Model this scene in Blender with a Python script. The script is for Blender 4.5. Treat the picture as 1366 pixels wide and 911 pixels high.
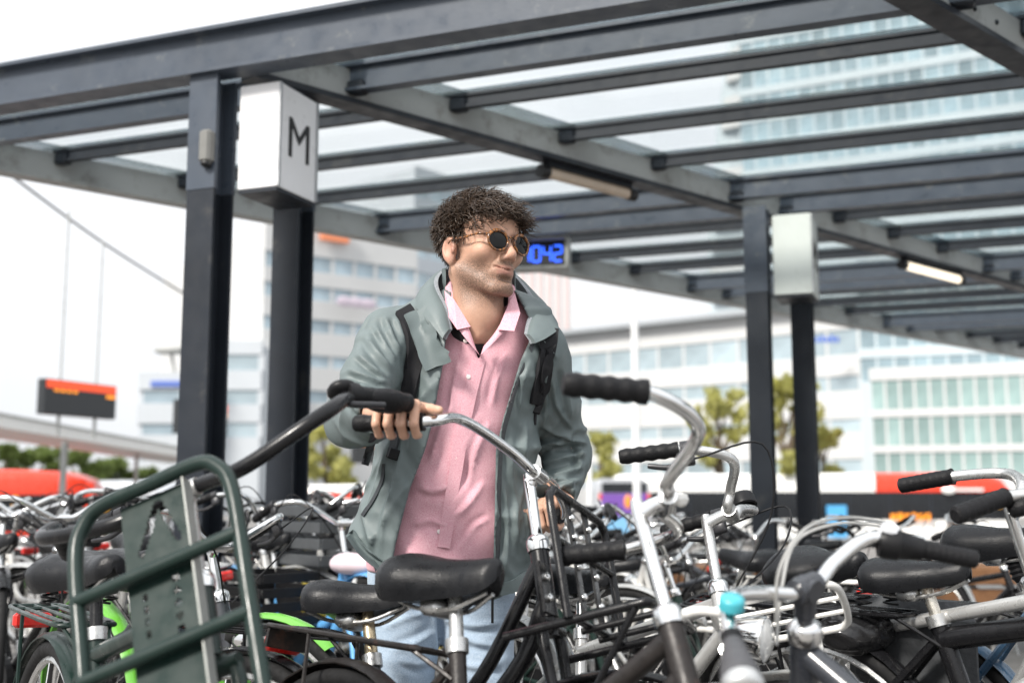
import bpy, bmesh, math, random
import numpy as np
from mathutils import Vector, Matrix
random.seed(7); rng = np.random.default_rng(7)
for o in list(bpy.data.objects): bpy.data.objects.remove(o)
scene = bpy.context.scene
COL = scene.collection
PI = math.pi
# ------------------------------------------------------------------ camera
W, HH, LENS = 1366, 911, 40.0
FPX = W * LENS / 36.0
CAMZ = 1.02
PITCH = math.atan(200 / FPX)
cam = bpy.data.cameras.new('camera'); camo = bpy.data.objects.new('camera', cam); COL.objects.link(camo)
camo.location = (0, 0, CAMZ); camo.rotation_euler = (PI/2 + PITCH, 0, 0)
cam.lens = LENS; cam.sensor_width = 36; cam.clip_start = .05; cam.clip_end = 3000
cam.dof.use_dof = True; cam.dof.focus_distance = 2.72; cam.dof.aperture_fstop = 2.4
scene.camera = camo
# ------------------------------------------------------------------ world, sun, exposure
SUN_AZ, SUN_EL = math.radians(-140), math.radians(41)      # from the left, a little behind the camera
world = bpy.data.worlds.new('World'); scene.world = world; world.use_nodes = True
wt = world.node_tree; wt.nodes.clear()
def wn(t, **k):
    n = wt.nodes.new(t)
    for a, b in k.items(): setattr(n, a, b)
    return n
sky = wn('ShaderNodeTexSky', sky_type='NISHITA', sun_disc=False, sun_elevation=SUN_EL, sun_rotation=SUN_AZ, dust_density=4.0, air_density=1.0)
tcw = wn('ShaderNodeTexCoord'); nzw = wn('ShaderNodeTexNoise'); nzw.inputs['Scale'].default_value = 1.6; nzw.inputs['Detail'].default_value = 6
mpw = wn('ShaderNodeMapping'); mpw.inputs['Scale'].default_value = (1, 1, 2.6)
crw = wn('ShaderNodeValToRGB'); crw.color_ramp.elements[0].position = .30; crw.color_ramp.elements[1].position = .62
crw.color_ramp.elements[0].color = (7.6, 8.0, 8.5, 1); crw.color_ramp.elements[1].color = (9.5, 9.6, 9.8, 1)
mxw = wn('ShaderNodeMix', data_type='RGBA'); mxw.inputs['Factor'].default_value = .90
bgw = wn('ShaderNodeBackground'); bgw.inputs['Strength'].default_value = .072
outw = wn('ShaderNodeOutputWorld')
L = wt.links.new
L(tcw.outputs['Generated'], mpw.inputs['Vector']); L(mpw.outputs['Vector'], nzw.inputs['Vector']); L(nzw.outputs['Fac'], crw.inputs['Fac'])
# an overcast dome is brighter overhead than at the horizon
sxw = wn('ShaderNodeSeparateXYZ'); L(tcw.outputs['Generated'], sxw.inputs[0]); mrw = wn('ShaderNodeMapRange'); mrw.inputs['From Min'].default_value = 0; mrw.inputs['From Max'].default_value = 1; mrw.inputs['To Min'].default_value = .92; mrw.inputs['To Max'].default_value = 1.7
L(sxw.outputs['Z'], mrw.inputs['Value']); mlw = wn('ShaderNodeVectorMath', operation='SCALE'); L(crw.outputs['Color'], mlw.inputs[0]); L(mrw.outputs[0], mlw.inputs['Scale'])
L(sky.outputs['Color'], mxw.inputs['A']); L(mlw.outputs[0], mxw.inputs['B']); L(mxw.outputs['Result'], bgw.inputs['Color']); L(bgw.outputs[0], outw.inputs[0])
sl = bpy.data.lights.new('sun', 'SUN'); sl.energy = 3.0; sl.angle = math.radians(12); sl.color = (1, .95, .88)
so = bpy.data.objects.new('sun', sl); COL.objects.link(so)
sd = Vector((math.sin(SUN_AZ)*math.cos(SUN_EL), math.cos(SUN_AZ)*math.cos(SUN_EL), math.sin(SUN_EL)))
so.rotation_euler = sd.to_track_quat('Z', 'Y').to_euler()
vs = scene.view_settings; vs.view_transform = 'Standard'; vs.look = 'None'; vs.exposure = .78; vs.gamma = 1; vs.use_curve_mapping = False
scene.render.engine = 'CYCLES'

# ------------------------------------------------------------------ helpers
def V(*a): return Vector(a)
def at(px, py, Y):
    x = (px - W/2)/FPX; y = (HH/2 - py)/FPX
    r = Vector((x, math.cos(PITCH) - y*math.sin(PITCH), math.sin(PITCH) + y*math.cos(PITCH)))
    return Vector((0, 0, CAMZ)) + r*(Y/r.y)
def perp(d):
    d = Vector(d); a = Vector((0,0,1)) if abs(d.z) < .9*d.length else Vector((1,0,0))
    u = d.cross(a).normalized(); return u, u.cross(d).normalized()
def spl(P, n=6, closed=False):
    P = [Vector(p) for p in P]; N = len(P); out = []
    rngi = range(N if closed else N-1)
    for i in rngi:
        if closed: p0, p1, p2, p3 = P[i-1], P[i], P[(i+1) % N], P[(i+2) % N]
        else:
            p1, p2 = P[i], P[i+1]; p0 = P[i-1] if i else p1*2-p2; p3 = P[i+2] if i+2 < N else p2*2-p1
        for k in range(n):
            t = k/n
            out.append(.5*((2*p1)+(p2-p0)*t+(2*p0-5*p1+4*p2-p3)*t*t+(3*p1-p0-3*p2+p3)*t**3))
    if not closed: out.append(P[-1])
    return out
class MB:
    """collects geometry for one mesh object"""
    def __init__(s): s.v = []; s.f = []; s.sm = []
    def add(s, v, f, smooth=True):
        o = len(s.v); s.v += [tuple(p) for p in v]; s.f += [tuple(i+o for i in q) for q in f]; s.sm += [smooth]*len(f); return s
    def tube(s, P, r, n=10, caps=True, closed=False, sx=1.0, up=None):
        P = [Vector(p) for p in P]; N = len(P)
        rr = [r]*N if not hasattr(r, '__len__') else r
        T = []
        for i in range(N):
            a = P[(i+1) % N] if (closed or i+1 < N) else P[i]; b = P[i-1] if (closed or i) else P[i]
            t = a-b
            T.append(t.normalized() if t.length > 1e-9 else Vector((0,0,1)))
        u = Vector(up).normalized() if up is not None else perp(T[0])[0]
        v = []; f = []
        for i in range(N):
            u = u - T[i]*u.dot(T[i])
            if u.length < 1e-6: u = perp(T[i])[0]
            u.normalize(); w = T[i].cross(u)
            for k in range(n):
                a = 2*PI*k/n; v.append(P[i] + (u*math.cos(a)*sx + w*math.sin(a))*rr[i])
        M = N if closed else N-1
        for i in range(M):
            j = (i+1) % N
            for k in range(n): f.append((i*n+k, i*n+(k+1) % n, j*n+(k+1) % n, j*n+k))
        s.add(v, f)
        if caps and not closed:
            s.add(v[:n], [tuple(range(n-1, -1, -1))], False); s.add(v[-n:], [tuple(range(n))], False)
        return s
    def rod(s, a, b, r, r2=None, n=8): return s.tube([a, b], [r, r if r2 is None else r2], n)
    def box(s, c, X, Y, Z):
        """centre and three half-axis vectors"""
        c, X, Y, Z = map(Vector, (c, X, Y, Z))
        v = [c + X*i + Y*j + Z*k for i in (-1,1) for j in (-1,1) for k in (-1,1)]
        f = [(0,1,3,2),(4,6,7,5),(0,4,5,1),(2,3,7,6),(0,2,6,4),(1,5,7,3)]
        if X.cross(Y).dot(Z) < 0: f = [q[::-1] for q in f]
        return s.add(v, f, False)
    def bbox(s, c, X, Y, Z, b=.15):
        """bevelled box: top/bottom loops inset"""
        c, X, Y, Z = map(Vector, (c, X, Y, Z)); m = min(X.length, Y.length, Z.length)*b*2
        bx, by, bz = m/X.length, m/Y.length, m/Z.length
        rings = []
        def loop(kx, ky, z, cx, cy):
            return [c + X*a*kx + Y*d*ky + Z*z for a, d in ((1-cx,1),(-(1-cx),1),(-1,1-cy),(-1,-(1-cy)),(-(1-cx),-1),(1-cx,-1),(1,-(1-cy)),(1,1-cy))]
        R = [loop(1-bx,1-by,-1,bx,by), loop(1,1,-1+bz,bx,by), loop(1,1,1-bz,bx,by), loop(1-bx,1-by,1,bx,by)]
        v = sum(R, []); f = []
        for i in range(3):
            for k in range(8): f.append((i*8+k, i*8+(k+1) % 8, (i+1)*8+(k+1) % 8, (i+1)*8+k))
        f.append(tuple(range(7,-1,-1))); f.append(tuple(range(24,32)))
        if X.cross(Y).dot(Z) < 0: f = [q[::-1] for q in f]
        return s.add(v, f, False)
    def ell(s, c, X, Y, Z, nu=14, nv=9):
        c, X, Y, Z = map(Vector, (c, X, Y, Z)); v = []; f = []
        for j in range(nv+1):
            th = PI*j/nv
            for i in range(nu):
                a = 2*PI*i/nu; v.append(c + X*math.sin(th)*math.cos(a) + Y*math.sin(th)*math.sin(a) + Z*math.cos(th))
        for j in range(nv):
            for i in range(nu): f.append((j*nu+i, (j+1)*nu+i, (j+1)*nu+(i+1) % nu, j*nu+(i+1) % nu))
        return s.add(v, f)
    def lathe(s, o, ax, prof, n=20):
        """prof: list of (along axis, radius)"""
        o = Vector(o); ax = Vector(ax).normalized(); u, w = perp(ax); v = []; f = []
        for h, r in prof:
            for k in range(n):
                a = 2*PI*k/n; v.append(o + ax*h + (u*math.cos(a)+w*math.sin(a))*max(r, 1e-5))
        for i in range(len(prof)-1):
            for k in range(n): f.append((i*n+k, i*n+(k+1) % n, (i+1)*n+(k+1) % n, (i+1)*n+k))
        return s.add(v, f)
    def loft(s, rings, closed=True, cap=True):
        n = len(rings[0]); v = [p for r in rings for p in r]; f = []
        K = n if closed else n-1
        for i in range(len(rings)-1):
            for k in range(K): f.append((i*n+k, i*n+(k+1) % n, (i+1)*n+(k+1) % n, (i+1)*n+k))
        s.add(v, f)
        if cap and closed: s.add(rings[0], [tuple(range(n-1,-1,-1))]); s.add(rings[-1], [tuple(range(n))])
        return s
    def prism(s, poly, d):
        """polygon (3D points) extruded by vector d"""
        poly = [Vector(p) for p in poly]; d = Vector(d); n = len(poly)
        nn = (poly[1]-poly[0]).cross(poly[2]-poly[1])
        if nn.dot(d) > 0: poly = poly[::-1]
        v = poly + [p+d for p in poly]
        f = [tuple(range(n)), tuple(range(2*n-1, n-1, -1))] + [(k, k+n, (k+1) % n+n, (k+1) % n) for k in range(n)]
        return s.add(v, f, False)
    def mesh(s, name, off=(0,0,0), angle=48):
        me = bpy.data.meshes.new(name); o = Vector(off)
        me.from_pydata([(p[0]-o.x, p[1]-o.y, p[2]-o.z) for p in s.v], [], s.f)
        me.polygons.foreach_set('use_smooth', s.sm)
        if angle and any(s.sm) : me.set_sharp_from_angle(angle=math.radians(angle))
        return me
def link(name, me, m, parent=None, loc=(0,0,0)):
    o = bpy.data.objects.new(name, me); COL.objects.link(o); o.location = loc
    if m is not None and me is not None and not me.materials: me.materials.append(m)
    if parent is not None: o.parent = parent
    return o
def tag(o, label=None, cat=None, group=None, kind=None):
    if label: o['label'] = label
    if cat: o['category'] = cat
    if group: o['group'] = group
    if kind: o['kind'] = kind
    return o
class Thing:
    def __init__(s, name, label, cat, base, group=None):
        s.base = Vector(base); s.o = bpy.data.objects.new(name, None); COL.objects.link(s.o); s.o.location = s.base
        s.o.empty_display_size = .1; tag(s.o, label, cat, group)
    def part(s, name, mb, m, parent=None, angle=48):
        return link(name, mb.mesh(name, s.base, angle), m, parent or s.o)
def single(name, mb, m, label, cat, base=None, group=None, kind=None):
    if base is None:
        a = np.array(mb.v); base = (*((a.min(0)+a.max(0))/2)[:2], a.min(0)[2])
    o = link(name, mb.mesh(name, base), m, None, base); return tag(o, label, cat, group, kind)
def copy_tree(o, parent=None):
    c = o.copy(); COL.objects.link(c); c.parent = parent
    for ch in o.children: copy_tree(ch, c)
    return c

# ------------------------------------------------------------------ materials
MATS = {}
def mat(name, col, rough=.5, metal=0., var=.12, vscale=14., bump=0., bscale=80., rvar=.12, spec=.5, coat=0., emit=None, estr=0., dirt=None, dscale=6., damt=.45, sheen=0., aniso=None, sss=0., objrand=0.):
    if name in MATS: return MATS[name]
    m = bpy.data.materials.new(name); m.use_nodes = True; nt = m.node_tree; b = nt.nodes['Principled BSDF']; lk = nt.links.new
    def nd(t, **k):
        n = nt.nodes.new(t)
        for a, c in k.items(): setattr(n, a, c)
        return n
    tc = nd('ShaderNodeTexCoord')
    nz = nd('ShaderNodeTexNoise'); nz.inputs['Scale'].default_value = vscale; nz.inputs['Detail'].default_value = 5; nz.inputs['Roughness'].default_value = .6
    lk(tc.outputs['Object'], nz.inputs['Vector'])
    cr = nd('ShaderNodeValToRGB'); cr.color_ramp.elements[0].position = .25; cr.color_ramp.elements[1].position = .75
    c = Vector(col); lo = c*(1-var); hi = c*(1+var)
    cr.color_ramp.elements[0].color = (*lo, 1); cr.color_ramp.elements[1].color = (*[min(1, x) for x in hi], 1)
    lk(nz.outputs['Fac'], cr.inputs['Fac']); colout = cr.outputs['Color']
    if objrand:
        oi = nd('ShaderNodeObjectInfo'); mo = nd('ShaderNodeMapRange'); mo.inputs['To Min'].default_value = 1-objrand; mo.inputs['To Max'].default_value = 1+objrand*.8; lk(oi.outputs['Random'], mo.inputs['Value'])
        vm = nd('ShaderNodeVectorMath', operation='SCALE'); lk(colout, vm.inputs[0]); lk(mo.outputs[0], vm.inputs['Scale']); colout = vm.outputs[0]
    if dirt is not None:
        n2 = nd('ShaderNodeTexNoise'); n2.inputs['Scale'].default_value = dscale; n2.inputs['Detail'].default_value = 8; n2.inputs['Roughness'].default_value = .7
        lk(tc.outputs['Object'], n2.inputs['Vector'])
        r2 = nd('ShaderNodeValToRGB'); r2.color_ramp.elements[0].position = 1-damt-.06; r2.color_ramp.elements[1].position = 1-damt+.1
        lk(n2.outputs['Fac'], r2.inputs['Fac'])
        mx = nd('ShaderNodeMix', data_type='RGBA'); lk(r2.outputs['Color'], mx.inputs['Factor']); lk(colout, mx.inputs['A']); mx.inputs['B'].default_value = (*dirt, 1)
        colout = mx.outputs['Result']
        if metal > 0:
            mm = nd('ShaderNodeMath', operation='MULTIPLY_ADD'); lk(r2.outputs['Color'], mm.inputs[0]); mm.inputs[1].default_value = -metal*.9; mm.inputs[2].default_value = metal; lk(mm.outputs[0], b.inputs['Metallic'])
    lk(colout, b.inputs['Base Color'])
    mr = nd('ShaderNodeMapRange'); mr.inputs['From Min'].default_value = .3; mr.inputs['From Max'].default_value = .7
    mr.inputs['To Min'].default_value = max(.02, rough-rvar); mr.inputs['To Max'].default_value = min(1, rough+rvar)
    n3 = nd('ShaderNodeTexNoise'); n3.inputs['Scale'].default_value = vscale*2.3; n3.inputs['Detail'].default_value = 4; lk(tc.outputs['Object'], n3.inputs['Vector'])
    lk(n3.outputs['Fac'], mr.inputs['Value']); lk(mr.outputs[0], b.inputs['Roughness'])
    if not (dirt is not None and metal > 0): b.inputs['Metallic'].default_value = metal
    b.inputs['Specular IOR Level'].default_value = spec
    if coat: b.inputs['Coat Weight'].default_value = coat; b.inputs['Coat Roughness'].default_value = .12
    if sheen: b.inputs['Sheen Weight'].default_value = sheen; b.inputs['Sheen Roughness'].default_value = .6
    if sss: b.inputs['Subsurface Weight'].default_value = sss; b.inputs['Subsurface Radius'].default_value = (.012, .005, .003); b.inputs['Subsurface Scale'].default_value = .6
    if emit is not None: b.inputs['Emission Color'].default_value = (*emit, 1); b.inputs['Emission Strength'].default_value = estr
    if bump:
        n4 = nd('ShaderNodeTexNoise'); n4.inputs['Scale'].default_value = bscale; n4.inputs['Detail'].default_value = 4; lk(tc.outputs['Object'], n4.inputs['Vector'])
        bp = nd('ShaderNodeBump'); bp.inputs['Strength'].default_value = bump; bp.inputs['Distance'].default_value = .004; lk(n4.outputs['Fac'], bp.inputs['Height']); lk(bp.outputs[0], b.inputs['Normal'])
    MATS[name] = m; return m
def thin_glass(name, tint, spec=.06, dirt=.1, dcol=(.5,.55,.5), tr=1.):
    m = bpy.data.materials.new(name); m.use_nodes = True; nt = m.node_tree; nt.nodes.clear(); lk = nt.links.new; N = nt.nodes.new
    out = N('ShaderNodeOutputMaterial'); t = N('ShaderNodeBsdfTransparent'); t.inputs[0].default_value = (*tint, 1)
    g = N('ShaderNodeBsdfGlossy'); g.inputs['Roughness'].default_value = .03
    lw = N('ShaderNodeLayerWeight'); pw_ = N('ShaderNodeMath'); pw_.operation = 'POWER'; lk(lw.outputs['Facing'], pw_.inputs[0]); pw_.inputs[1].default_value = 4.5
    fr = N('ShaderNodeMath'); fr.operation = 'MULTIPLY_ADD'; lk(pw_.outputs[0], fr.inputs[0]); fr.inputs[1].default_value = .5; fr.inputs[2].default_value = .03
    m1 = N('ShaderNodeMixShader'); lk(fr.outputs[0], m1.inputs[0]); lk(t.outputs[0], m1.inputs[1]); lk(g.outputs[0], m1.inputs[2])
    d = N('ShaderNodeBsdfTranslucent'); d.inputs[0].default_value = (*dcol, 1); d2 = N('ShaderNodeBsdfDiffuse'); d2.inputs[0].default_value = (*dcol, 1)
    md = N('ShaderNodeMixShader'); lk(d.outputs[0], md.inputs[1]); lk(d2.outputs[0], md.inputs[2])
    tc = N('ShaderNodeTexCoord'); nz = N('ShaderNodeTexNoise'); nz.inputs['Scale'].default_value = 3; nz.inputs['Detail'].default_value = 8; lk(tc.outputs['Object'], nz.inputs['Vector'])
    mr = N('ShaderNodeMapRange'); mr.inputs['From Min'].default_value = .35; mr.inputs['From Max'].default_value = .8; mr.inputs['To Max'].default_value = dirt; lk(nz.outputs['Fac'], mr.inputs['Value'])
    m2 = N('ShaderNodeMixShader'); lk(mr.outputs[0], m2.inputs[0]); lk(m1.outputs[0], m2.inputs[1]); lk(md.outputs[0], m2.inputs[2]); lk(m2.outputs[0], out.inputs[0])
    MATS[name] = m; return m
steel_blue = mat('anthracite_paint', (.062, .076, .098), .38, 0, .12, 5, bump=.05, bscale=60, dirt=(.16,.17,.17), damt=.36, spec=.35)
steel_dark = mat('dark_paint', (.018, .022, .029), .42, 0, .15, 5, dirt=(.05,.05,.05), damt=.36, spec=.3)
steel_grey = mat('grey_paint', (.36, .37, .36), .5, 0, .10, 3, dirt=(.22,.22,.20), damt=.42)
strip_m = thin_glass('frosted_strip', (.55,.585,.61), dirt=.5, dcol=(.46,.50,.48))
roof_glass = thin_glass('roof_glass', (.95, .967, .97), dirt=.05)

# ------------------------------------------------------------------ ground
def ground():
    ys = [-60, 4, 14, 24, 60, 200, 700]; zs = [0, 0, 0, -1.1, -1.1, -1.1, -1.1]
    mb = MB(); v = []; f = []
    xs = [-700, -60, 0, 60, 700]
    for y, z in zip(ys, zs):
        for x in xs: v.append((x, y, z))
    n = len(xs)
    for i in range(len(ys)-1):
        for k in range(n-1): f.append((i*n+k, i*n+k+1, (i+1)*n+k+1, (i+1)*n+k))
    mb.add(v, f, False)
    m = mat('paving', (.20, .19, .18), .8, 0, .2, 2.0, bump=.2, bscale=8, dirt=(.11,.105,.10), dscale=.6)
    tag(link('ground', mb.mesh('ground'), m), 'grey paved ground under the bicycle racks', kind='structure')
ground()

# ------------------------------------------------------------------ canopy
U = Vector((math.sin(math.radians(111.5)), math.cos(math.radians(111.5)), 0))     # purlin direction (to the right)
NN = Vector((-U.y, U.x, 0))                                                       # away from the camera
VV = Vector((math.sin(math.radians(47.5)), math.cos(math.radians(47.5)), 0))      # rafter direction
MM = Vector((VV.y, -VV.x, 0))
def plan(n, m):
    """point with NN.p = n and MM.p = m"""
    det = NN.x*MM.y - NN.y*MM.x
    return Vector(((n*MM.y - m*NN.y)/det, (NN.x*m - MM.x*n)/det, 0))
ZR = 2.90
raf = [-6.93, -4.537, -2.055, .40]
pur = [4.15, 4.72, 5.30, 6.03, 6.76, 7.48, 8.00, 8.62, 9.33, 10.05, 10.80, 11.30, 11.92, 12.65, 13.35, 14.10, 14.60, 15.25, 16.0, 16.7, 17.4]
canopy = Thing('canopy', 'dark steel and glass canopy over the bicycle parking', 'canopy', (plan(7.48, -4.537).x, plan(7.48, -4.537).y, 0))
def ibeam(a, b, z0, h, wf, tf, tw, side=None):
    """I-section from a to b (plan), bottom at z0"""
    a, b = Vector(a), Vector(b); d = (b-a); hl = d.length/2; d.normalize(); s = Vector((-d.y, d.x, 0)); c = (a+b)/2; mb = MB()
    mb.box(c + V(0,0,z0+tf/2), d*hl, s*wf/2, V(0,0,tf/2))
    mb.box(c + V(0,0,z0+h-tf/2), d*hl, s*wf/2, V(0,0,tf/2))
    mb.box(c + V(0,0,z0+h/2), d*(hl-.001), s*tw/2, V(0,0,h/2-tf+.001))
    return mb
mA, mB_ = raf[0]-.05, raf[-1]+1.6
# front fascia beam
canopy.part('fascia_beam', ibeam(plan(pur[0], mA), plan(pur[0], mB_), ZR, .215, .13, .018, .03), steel_blue)
for i, n in enumerate(pur[1:]):
    big = n in (4.72, 7.48, 8.00, 10.80, 11.30, 14.10, 14.60)
    z0, h, w = (ZR+.06, .14, .075) if big else (ZR+.122, .078, .045)
    canopy.part('purlin', ibeam(plan(n, mA+.06), plan(n, mB_), z0, h, w, .016, .022), steel_blue if big else steel_dark)
for m in raf:
    nA, nB = pur[0]+.09, pur[-1]+.3
    a, b = plan(nA, m), plan(nB, m); d = (b-a); hl = d.length/2; d.normalize(); s = Vector((-d.y, d.x, 0)); c = (a+b)/2
    mb = MB(); mb.box(c + V(0,0,ZR+.105), d*hl, s*.035, V(0,0,.075)); r = canopy.part('rafter', mb, steel_grey)
    mb = MB(); mb.box(c + V(0,0,ZR+.014), d*(hl-.002), s*.062, V(0,0,.0138)); canopy.part('rafter_flange', mb, steel_dark if m > -6 else steel_grey, r)
# cleats that bolt the purlins to the rafters
for m in raf:
    for n in pur[1:12]:
        q = plan(n, m); z_ = ZR + (.05 if n in (4.72, 7.48, 8.00, 10.80, 11.30) else .112)
        for s_ in (-1, 1): canopy.part('cleat', MB().bbox(q + U*s_*.075 + V(0,0,z_+.03), U*.045, NN*.034, V(0,0,.034), .12), steel_dark)
for n_ in (-.06, .0, .06):
    for s_ in (-1, 1): canopy.part('bolt', MB().lathe(plan(4.9+n_*3, raf[2]) + MM*s_*.0355 + V(0,0,ZR+.10), MM*s_, [(0,.012),(.006,.011),(.010,.006),(.0105,0)], 10), steel_dark)
# glass panes and the frosted strips that seal their edges
ZG = ZR + .206
for j in range(len(raf)-1):
    for i in range(len(pur)-1):
        g = .012
        q = [plan(pur[i]+g, raf[j]+g), plan(pur[i]+g, raf[j+1]-g), plan(pur[i+1]-g, raf[j+1]-g), plan(pur[i+1]-g, raf[j]+g)]
        mb = MB(); mb.prism([p + V(0,0,ZG+.016) for p in q], (0,0,.012)); canopy.part('glass_pane', mb, roof_glass)
for i, n in enumerate(pur):
    q = [plan(n-.03, mA), plan(n-.03, mB_), plan(n+.13, mB_), plan(n+.13, mA)]
    mb = MB(); mb.prism([p + V(0,0,ZG+.0035) for p in q], (0,0,.008)); canopy.part('sealing_strip', mb, strip_m)
for m in raf:
    q = [plan(pur[0], m-.09), plan(pur[0], m+.13), plan(pur[-1], m+.13), plan(pur[-1], m-.09)]
    mb = MB(); mb.prism([p + V(0,0,ZG-.007) for p in q], (0,0,.006)); canopy.part('sealing_strip', mb, strip_m)
def column(c, top, zs):
    c = Vector(c); mb = MB(); zc = lambda a, b: V(c.x, c.y, (a+b)/2)
    def H(z0, z1, k=0):
        b = MB(); hz = V(0,0,(z1-z0)/2); mid = zc(z0, z1)
        b.box(mid - NN*.068, U*(.072+k), NN*(.0085+k), hz); b.box(mid + NN*.068, U*(.072+k), NN*(.0085+k), hz)
        b.box(mid, U*.012, NN*.0594, hz - V(0,0,.001)); return b
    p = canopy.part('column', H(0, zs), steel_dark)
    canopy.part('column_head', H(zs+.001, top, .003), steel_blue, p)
    b = MB(); b.bbox(V(c.x, c.y, .012), U*.13, NN*.13, V(0,0,.012)); canopy.part('base_plate', b, steel_dark, p)
cA = at(274, 450, 5.05); cB = at(388, 450, 5.56); cC = at(1014, 480, 7.45); cD = at(1073, 500, 7.95)
def zat(px, py, Y): return at(px, py, Y).z
column(cA, ZR-.001, zat(285, 258, 5.05)); column(cB, ZR+.034, zat(395, 276, 5.5))
column(cC, ZR-.001, zat(1010, 392, 7.45)); column(cD, ZR+.034, zat(1070, 400, 7.95))
for cc in ((cA, cC), ):
    pass
for k in (1, 2):     # the same pair again, further back along the rafters
    off = (cC - cA)*k; off.z = 0
    if k == 2:
        column(cA+off, ZR-.001, 2.3); column(cB+off, ZR+.034, 2.3)

# white sign boxes between the twin columns
def sign_box(p0, su, sn, z0, z1, label, colr, letter=None):
    t = Thing('sign_box', label, 'sign', (p0.x, p0.y, z0), None)
    c = Vector((p0.x, p0.y, (z0+z1)/2)) + U*su + NN*sn
    mb = MB(); mb.bbox(c, U*su, NN*sn, V(0,0,(z1-z0)/2), .02); t.part('housing', mb, colr)
    mb = MB(); mb.box(c - V(0,0,(z1-z0)/2+.008), U*(su-.004), NN*(sn-.004), V(0,0,.009)); t.part('base_tray', mb, steel_dark)
    for s in (-1, 1):
        mb = MB(); mb.box(c + U*(su+.003) + NN*s*(sn-.008), U*.004, NN*.007, V(0,0,(z1-z0)/2-.003)); t.part('edge_trim', mb, mat('aluminium', (.45,.46,.47), .4, .8))
    return t, c
white_panel = mat('white_panel', (.80, .80, .81), .35, 0, .04, 6, dirt=(.66,.67,.66), damt=.36)
black_print = mat('black_print', (.012, .012, .013), .5, 0, .1)
def text_mesh(body, size, font_bold=False, extrude=.002):
    cu = bpy.data.curves.new('t', 'FONT'); cu.body = body; cu.size = size; cu.extrude = extrude; cu.align_x = 'CENTER'; cu.align_y = 'CENTER'
    if font_bold: cu.offset = size*.018
    ob = bpy.data.objects.new('t', cu); COL.objects.link(ob); dg = bpy.context.evaluated_depsgraph_get(); dg.update()
    me = bpy.data.meshes.new_from_object(ob.evaluated_get(dg)); bpy.data.objects.remove(ob); return me
def put_text(t, name, me, m, pos, X, Yv):
    """X = reading direction, Yv = up of the text"""
    o = link(name, me, m, t.o); X = Vector(X).normalized(); Yv = Vector(Yv).normalized(); Z = X.cross(Yv)
    M = Matrix((X, Yv, Z)).transposed().to_4x4(); M.translation = Vector(pos) - t.base; o.matrix_local = M; return o
p0 = at(318, 200, 5.0); zb = zat(372, 254, 5.0); zt = zat(372, 116, 5.0)
t, c = sign_box(p0, .105, .165, zb, zt, 'white box sign with a black letter M between the front columns', white_panel)
me = text_mesh('M', .27); put_text(t, 'letter', me, black_print, c + U*.1065 + NN*.005, NN, (0,0,1))
p0 = at(1031, 340, 7.40); zb = zat(1060, 394, 7.4); zt = zat(1060, 288, 7.4)
t, c = sign_box(p0, .125, .16, zb, zt, 'grey white box sign between the columns further back', mat('greyish_panel', (.62,.66,.63), .4, 0, .05, 6, dirt=(.5,.53,.5), damt=.38))
put_text(t, 'letter', text_mesh('M', .30), black_print, c + U*.1265 + NN*.0, NN, (0,0,1))
# small camera on the front column
t = Thing('security_camera', 'small grey camera housing fixed to the front column', 'camera', at(276, 222, 4.92))
mb = MB(); c = at(276, 196, 4.945); mb.bbox(c, U*.03, NN*.028, V(0,0,.075), .2); t.part('housing', mb, mat('camera_grey', (.16,.16,.15), .5))
mb = MB(); mb.lathe(c - V(0,0,.075), V(-.2,-.3,-1), [(0,.024),(.012,.024),(.02,.012),(.021,.001)], 14); t.part('lens', mb, black_print)
# tube lamps under the main rafter
def tube_lamp(a, b, lit, label):
    a, b = Vector(a), Vector(b); d = (b-a).normalized(); t = Thing('tube_lamp', label, 'lamp', (a+b)/2)
    s, w = perp(d)
    mb = MB(); mb.tube([a, b], .034, 12, sx=.8); t.part('diffuser', mb, mat('lamp_lit', (.9,.8,.65), .4, emit=(1,.86,.66), estr=.9) if lit else mat('lamp_dull', (.55,.45,.36), .4, emit=(1,.75,.5), estr=.02))
    for e, k in ((a, -1), (b, 1)):
        mb = MB(); mb.tube([e - d*k*.01, e + d*k*.05], .04, 12); t.part('end_cap', mb, black_print)
    mb = MB(); mb.box((a+b)/2 + V(0,0,.046), (b-a)/2, d.cross(V(0,0,1))*.03, V(0,0,.016)); t.part('mount', mb, steel_dark)
RP = lambda n: plan(n, raf[1])
tube_lamp(RP(5.98)+V(0,0,ZR-.062)+MM*-.02, RP(6.62)+V(0,0,ZR-.062)+MM*-.02, False, 'dull brownish tube lamp under the rafter beside the man')
tube_lamp(RP(9.6)+V(0,0,ZR-.062), RP(10.45)+V(0,0,ZR-.062), True, 'glowing warm tube lamp under the rafter behind the far sign box')
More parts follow.
